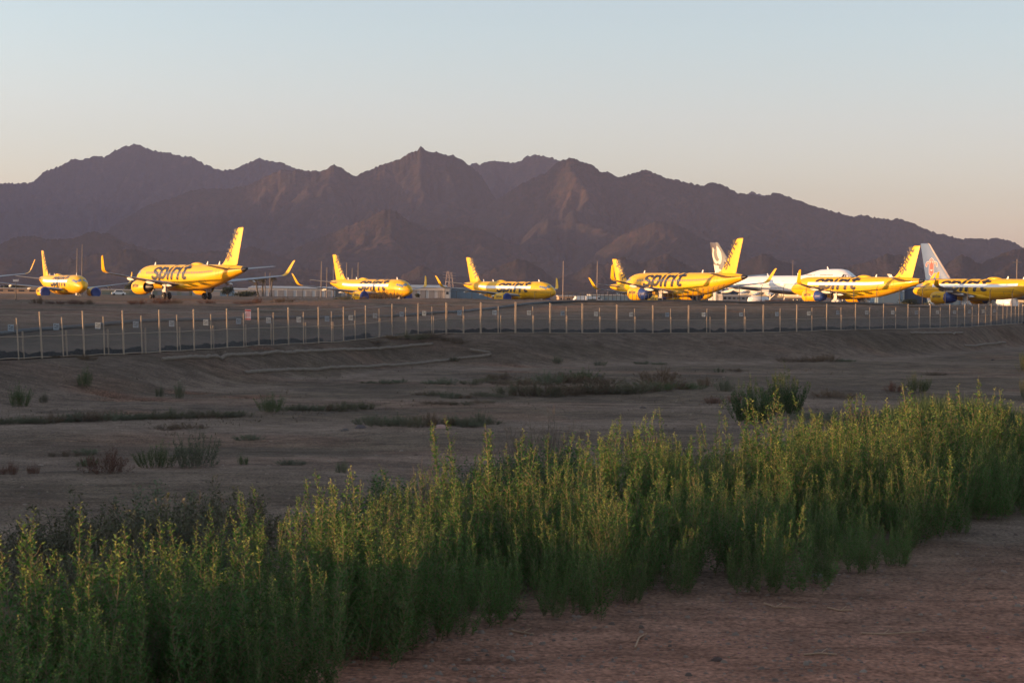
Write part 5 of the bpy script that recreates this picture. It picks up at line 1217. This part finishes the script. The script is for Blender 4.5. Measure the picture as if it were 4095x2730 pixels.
building('shed', 526, 765, 1159, 596, GREENW, 'long beige-green shed under the nearest yellow plane', bays=5, band=TAN)  # tan band along the top paints in the sunlit upper wall
building('shed', 768, 892, 1160, 590, BLUEW, 'short blue-grey shed under the nearest plane tail', bays=2)
building('small_hangar', 900, 990, 1152, 640, PALEW, 'small pale hangar left of the palm trees', roof='gable', bays=2)
building('hangar_row', 992, 1330, 1144, 640, PALEW, 'long white hangar row behind the palm trees', roof='gable', bays=9)
building('hangar_row', 1335, 1630, 1146, 650, PALEW, 'long pale hangar row behind the plane with the brown shrub', roof='gable', bays=8)
building('hangar', 1640, 1778, 1139, 620, PALEW, 'sunlit white hangar with grey doors left of the plane with downward tail lettering', roof='gable', bays=4)
building('hangar_annex', 1780, 1798, 1156, 615, PALEW, 'small sunlit annex beside the white hangar', wins=1)
building('blue_shed', 1800, 1960, 1154, 630, BLUEW, 'blue-grey shed behind the wing of the downward-lettered plane', bays=5, baym=BLUEW)
building('low_wall_building', 2235, 2362, 1186, 500, TAN, 'very low pinkish building below the tall mast', wins=5)
building('low_wall_building', 2364, 2545, 1182, 500, BLUEW, 'very low blue-grey building left of the unfilmed plane', bays=6, baym=BLUEW)
building('terminal', 2862, 2888, 1153, 600, PALEW, 'narrow pink-white building end under the jumbo jet tail', wins=1)
building('terminal', 2890, 3000, 1180, 585, DOORM, 'two-storey office with dark glass bays under the jumbo jet wing', wins=6, band=PALEW)
building('blue_office', 2892, 2990, 1158, 612, DBLUE, 'dark blue upper office block under the jumbo jet wing', wins=4)
building('pale_hangar', 3512, 3617, 1150, 600, BLUEW, 'pale blue-grey hangar wall right of the filmed plane belly', bays=1, baym=BLUEW)
building('dark_hangar', 3619, 3702, 1146, 604, DBLUE, 'dark blue hangar beside the pale one', bays=2, baym=DBLUE)
building('pale_shed', 3742, 3842, 1188, 590, BLUEW, 'low pale shed behind the rightmost plane engine', bays=3, baym=BLUEW)
# rounded white tank
x, y, z = terr_pt(3040, 560); t = empty('storage_tank', (x, y, z)); tag(t, 'rounded white storage tank under the jumbo jet', 'tank')
b = MB(); b.loft([[(r_*math.cos(a), 4+r_*.6*math.sin(a), h_) for a in np.linspace(0, 2*math.pi, 25)[:-1]] for r_, h_ in ((3.6, -.2), (3.6, 1.2), (3.3, 2.0), (2.2, 2.5), (.3, 2.7))]); b.build('shell', WHT, t, True)
b = MB(); b.bar((-3.3, 1.2, 0), (-3.3, 1.2, 2.3), .06); b.bar((-2.9, 1.2, 0), (-2.9, 1.2, 2.3), .06); b.build('ladder', STL, t)
# poles and masts
POLEM = mat('weathered_pole', (.20, .165, .15), .85, var=.2); MAST = mat('mast_steel', (.34, .26, .22), .6, .2)
def pole(p, top, Y, label, r=.20, arm=False, m=None, name='utility_pole', cat='pole', lamp=False):
    x, y, z = terr_pt(p, Y); zt = ray(p, top)[2]*Y; xt = ray(p, top)[0]*Y; x = xt
    t = empty(name, (x, y, z)); tag(t, label, cat, None)
    b = MB(); b.tube([(0, 0, -.5), (0, 0, (zt-z)*.5), (0, 0, zt-z)], [r, r*.85, r*.6], 8); b.build('shaft', m or POLEM, t, True)
    if arm:
        b = MB(); b.box((-1.1, -.08, zt-z-.9), (1.1, .08, zt-z-.7)); b.build('crossarm', m or POLEM, t)
    if lamp:
        b = MB(); b.box((-.35, -.2, zt-z), (.35, .2, zt-z+.3)); b.build('lamp_head', STL, t)
for i, (p, tp, Y, r_, lab) in enumerate([(309, 993, 560, .24, 'shorter brown pole of the pair right of the nose-on plane'), (329, 976, 560, .24, 'taller brown pole of the pair right of the nose-on plane'), (1061, 1088, 600, .2, 'thin pole between the palms and the winglet, left one'), (1080, 1090, 600, .2, 'thin pole between the palms and the winglet, right one'),
    (1286, 1045, 560, .24, 'tall pole left of the brown-shrub plane tail'), (1308, 1069, 560, .22, 'shorter pole nearest that same tail on its left'), (1334, 1066, 600, .2, 'pole mostly hidden by the brown-shrub plane tail'), (1387, 1050, 560, .24, 'first pole right of the brown-shrub plane tail'), (1409, 1072, 560, .22, 'shortest pole right of the brown-shrub plane tail'), (1433, 1049, 560, .24, 'third pole right of the brown-shrub plane tail'),
    (4068, 1036, 430, .22, 'rough brown pole rising above the rightmost plane'), (2431, 1156, 520, .1, 'tiny pole by the parked vehicles')]):
    pole(p, tp, Y, lab, r_, arm=p in (4068,))
for p, tp, Y, r_, lab in [(2253, 1044, 470, .13, 'tall thin mast right of the downward-lettered plane'), (2389, 1044, 480, .13, 'tall thin red and white mast left of the hidden plane tail'), (3171, 1040, 620, .10, 'needle-thin mast above the jumbo jet roof'), (64, 1126, 230, .07, 'dark thin post with a box near the left edge')]:
    pole(p, tp, Y, lab, r_, m=MAST if p != 64 else DRK, name='mast' if p != 64 else 'marker_post', cat='mast' if p != 64 else 'post', lamp=p == 64)
# distant lattice towers
for p, tp, lab in ((1790, 1084, 'faint lattice tower left of the downward-lettered tail'), (1802, 1088, 'second faint lattice tower touching the first')):
    Y = 1500; x, y, z = terr_pt(p, Y); h = ray(p, tp)[2]*Y-z; b = MB()
    for sx in (-1, 1):
        for sy in (-1, 1): b.bar((sx*3, sy*3, 0), (sx*.6, sy*.6, h), .18)
    for k in range(6):
        z0 = h*k/6; z1 = h*(k+1)/6; w0 = 3-2.4*k/6; w1 = 3-2.4*(k+1)/6; b.bar((-w0, -w0, z0), (w1, -w1, z1), .12); b.bar((w0, -w0, z0), (-w1, -w1, z1), .12)
    for zz in (.72, .84, .95): b.bar((-4.5, 0, h*zz), (4.5, 0, h*zz), .15)
    o = b.build('lattice_tower', MAST); o.location = (x, y, z); tag(o, lab, 'tower')
# palms
FROND = leafmat('palm_frond', (.05, .055, .02), (.13, .10, .05), .2)
for i, (p, cyp, q, lab) in enumerate([(1023, 1112, 1035, 'leaning palm with the left crown under the plane wing'), (1052, 1116, 1052, 'middle short palm under the plane wing'), (1091, 1108, 1086, 'right palm nearest the upturned winglet')]):
    Y = 590+i*6; x, y, z = terr_pt(q, Y); C = ray(p, cyp)*Y; t = empty('palm_tree', (x, y, z)); tag(t, lab, 'palm tree', 'palm trees by the hangars')
    top = C-np.array([x, y, z]); b = MB(); b.tube([(0, 0, -.3), tuple(top*.5+np.array([-.2, 0, 0])), tuple(top)], [.38, .30, .26], 8); b.build('trunk', STEMD, t, True)
    r = np.random.default_rng(60+i); P = []; D = []; L_ = []
    for k in range(46):
        az = r.uniform(0, 6.28); el = r.uniform(-1.3, .9); d0 = np.array([math.cos(az)*math.cos(el), math.sin(az)*math.cos(el), math.sin(el)]); l = r.uniform(1.2, 2.2)
        for s_ in np.linspace(.15, 1, 14):
            pt = top+d0*l*s_+np.array([0, 0, -.55*s_**2*l]); side = np.cross(d0, [0, 0, 1])
            for sg in (-1, 1): P.append(pt); D.append(d0*.6+side*sg*.8+np.array([0, 0, -.3])); L_.append(.5*(1-.4*s_))
    v, f = leaf_arrays(np.array(P), np.array(D), np.array(L_), np.array(L_)*.22, 60+i); link('crown', np_mesh('crown', v, f, FROND, False), t)
# dark trees and brush on the airfield
TREEL = leafmat('far_tree_leaf', (.022, .035, .015), (.05, .06, .028), .1)
def tree(p, base, Y, w, h, label, m=TREEL, seed=1, name='tree', cat='tree', z=None):
    x, y, zz = terr_pt(p, Y); s_ = FPX/Y; W = w/s_/2; Hh = h/s_; r = np.random.default_rng(seed); t = empty(name, (x, y, zz if z is None else z)); tag(t, label, cat)
    b = MB(); b.tube([(0, 0, -.2), (.05*W, 0, Hh*.35), (0, 0, Hh*.6)], [.06*Hh, .045*Hh, .02*Hh], 7)
    for k in range(5):
        a = k*1.3; b.tube([(0, 0, Hh*.3), (math.cos(a)*W*.5, math.sin(a)*W*.5, Hh*.62)], [.03*Hh, .01*Hh], 5)
    b.build('trunk', STEMD, t, True)
    n = 1500; cl_ = r.normal(size=(16, 3)); cl_ /= np.linalg.norm(cl_, axis=1, keepdims=True); cl_ *= r.uniform(.35, .8, (16, 1)); idx = r.integers(0, 16, n); P = cl_[idx]+r.normal(0, .17, (n, 3)); P = P*np.array([W, W, Hh*.42])+np.array([0, 0, Hh*.55]); P = P[P[:, 2] > .02*Hh]
    v, f = leaf_arrays(P, r.normal(size=(len(P), 3)), r.uniform(.08, .16, len(P))*max(W, Hh)*.9, r.uniform(.04, .09, len(P))*max(W, Hh), seed); link('crown', np_mesh('crown', v, f, m, False), t)
    return t
tree(910, 1178, 540, 70, 44, 'dark round tree under the nearest plane tail', seed=2); tree(532, 1178, 640, 70, 50, 'dark tree behind the nearest plane nose', seed=3); tree(985, 1178, 560, 110, 22, 'low dark bush row left of the palms', seed=4); tree(1350, 1184, 420, 44, 26, 'dark small bush before the brown-shrub plane wing', seed=5)
tree(1670, 1180, 590, 26, 22, 'small round dark tree before the sunlit hangar', seed=6); tree(2382, 1196, 300, 60, 26, 'dark spiky bush left of the unfilmed plane', seed=7); tree(60, 1178, 620, 180, 30, 'long dark hedge tree behind the nose-on plane wing', seed=8); tree(3640, 1215, 500, 120, 34, 'olive brush before the dark blue hangar', seed=9, m=LEAFO); tree(3720, 1215, 480, 90, 26, 'olive brush right of the dark blue hangar', seed=10, m=LEAFO)
def crest(a): return float(np.interp(a, CA[:, 0], CA[:, 1]))
CREST = [(1500, 44, 1.35, 'brown', 'left part of the brown shrub hiding the engine'), (1545, 54, 1.45, 'brown', 'middle of the brown shrub hiding the engine'), (1588, 44, 1.2, 'brown', 'right part of the brown shrub hiding the engine'), (1455, 30, .5, 'brown', 'low brown weed left of the engine shrub'),
  (155, 60, .9, 'brown', 'brown weed under the left engine of the nose-on plane'), (230, 70, .5, 'red', 'red-brown weed under the nose-on plane'), (300, 60, .7, 'red', 'red-brown weed right under the nose-on plane'), (350, 60, .6, 'brown', 'brown weed between the first two planes'), (560, 80, .7, 'red', 'red-brown weed under the shiny engine'), (650, 80, .9, 'red', 'red-brown weed around the near wheels'), (700, 60, .6, 'brown', 'brown weed right of the near wheels'), (830, 60, .6, 'red', 'red-brown weed at the far wheels'), (985, 80, .5, 'red', 'red weed on the bare airfield'), (1030, 40, .9, 'red', 'rounder red weed on the bare airfield'), (1130, 80, .8, 'brown', 'orange-brown weed below the palms'), (1380, 60, .8, 'olive', 'olive weed before the brown-shrub plane'),
  (3080, 110, .5, 'red', 'dark brush under the jumbo jet wheels, left'), (3140, 100, .6, 'red', 'dark brush under the jumbo jet wheels, right'), (3260, 120, .6, 'brown', 'brown brush left of the white wheel wrap'), (2680, 70, .3, 'brown', 'low brown weed before the far engine'), (2820, 60, .4, 'brown', 'low brown weed before the jumbo tail')]
for i, (p, w, h, k, lab) in enumerate(CREST):
    d = ray(p, 1190); a = d[0]; Y = crest(a)+3+(i % 3); s_ = FPX/Y
    if p < 1200: Y += 25
    plant('weed', k, 41+i % 3, a*Y, Y, h/.85, lab, 'weed', 'brown weeds on the airfield edge', sxy=w/(FPX/Y)/1.5)
# second, darker fence along the airfield edge
t = empty('airfield_fence', (0, 0, 0)); tag(t, 'thin dark wire fence along the airfield edge in front of the parked planes', 'fence')
FD = mat('dark_fence_steel', (.06, .055, .05), .6, .3)
pt = []; 
def f2(px): Y = np.interp(px, [1100, 2250, 2600, 2900, 3300, 4150], [338, 330, 262, 215, 207, 214]); d = ray(px, 1190); return np.array([d[0]*Y, Y, gz(d[0]*Y, Y)])
pxs = [1150]; 
while pxs[-1] < 4120:
    P = f2(pxs[-1]); q = pxs[-1]
    while np.linalg.norm((f2(q)-P)[:2]) < 3.05: q += 1
    pxs.append(q)
for q in pxs:
    P = f2(q); b = MB(); b.tube([P-np.array([0, 0, .2]), P+np.array([0, 0, 1.9])], .04, 6); b.bar(P+np.array([0, 0, 1.9]), P+np.array([.18, 0, 2.2]), .03); b.build('post', FD, t)
for h in (.1, 1.85, 2.0, 2.12):
    b = MB(); b.tube([f2(q)+np.array([0, 0, h]) for q in pxs], .014 if h != 1.85 else .022, 4); b.build('wire', FD, t)
# vehicles parked far away
def vehicle(p, Y, m, label, rz=.3, van=False):
    x, y, z = terr_pt(p, Y); t = empty('parked_car', (x, y, z), rz); tag(t, label, 'car', 'vehicles parked on the airfield')
    b = MB(); prof = [(-2.2, .35), (-2.2, .95), (-1.4, 1.05), (-.9, 1.6), (1.1, 1.65), (1.6, 1.05), (2.2, .9), (2.2, .35)] if not van else [(-2.6, .35), (-2.6, 2.1), (1.4, 2.15), (2.1, 1.3), (2.6, 1.1), (2.6, .35)]
    b.loft([[(a, s, c) for a, c in prof] for s in (-.9, .9)]); b.build('body', m, t)
    b = MB(); q = [(-1.2, 1.1), (-.85, 1.52), (1.02, 1.55), (1.4, 1.1)] if not van else [(1.0, 1.35), (1.0, 1.95), (1.45, 1.95), (1.9, 1.35)]
    for s in (-.91, .91): b.add([(a, s, c) for a, c in q], [(0, 1, 2, 3)])
    b.build('window', GLAZ, t, fix=False)
    for a in (-1.4, 1.4):
        for s in (-.85, .85):
            b = MB(); n = 14; b.loft([[(a+.33*math.cos(2*math.pi*i/n), s+w_, .33+.33*math.sin(2*math.pi*i/n)) for i in range(n)] for w_ in (-.1, .1)]); b.build('wheel', RUB, t)
vehicle(474, 545, WHT, 'small white car glinting between the first two planes'); vehicle(2311, 490, WHT, 'leftmost white vehicle of the three by the low buildings'); vehicle(2336, 490, WHT, 'middle white vehicle of the three by the low buildings', van=True); vehicle(2374, 490, WHT, 'right white vehicle of the three by the low buildings', van=True)
# low dirt mound right
b = MB(); G = np.array(terr_pt(3550, 225)); vs = [(G[0]+u*2.2*(1), G[1]+v*1.2, G[2]-.1+.38*max(0, 1-u*u-v*v)**.7+.03*math.sin(u*9+v*7)) for u in np.linspace(-1.1, 1.1, 25) for v in np.linspace(-1.1, 1.1, 13)]
b.add(vs, [tuple(int(q) for q in f) for f in grid_faces(25, 13)]); tag(b.build('dirt_mound', mat('pale_dirt', (.33, .22, .16), 1, var=.2, scale=2), smooth=True, fix=False), 'low pinkish mound of dirt right of the filmed plane wheels', 'mound')
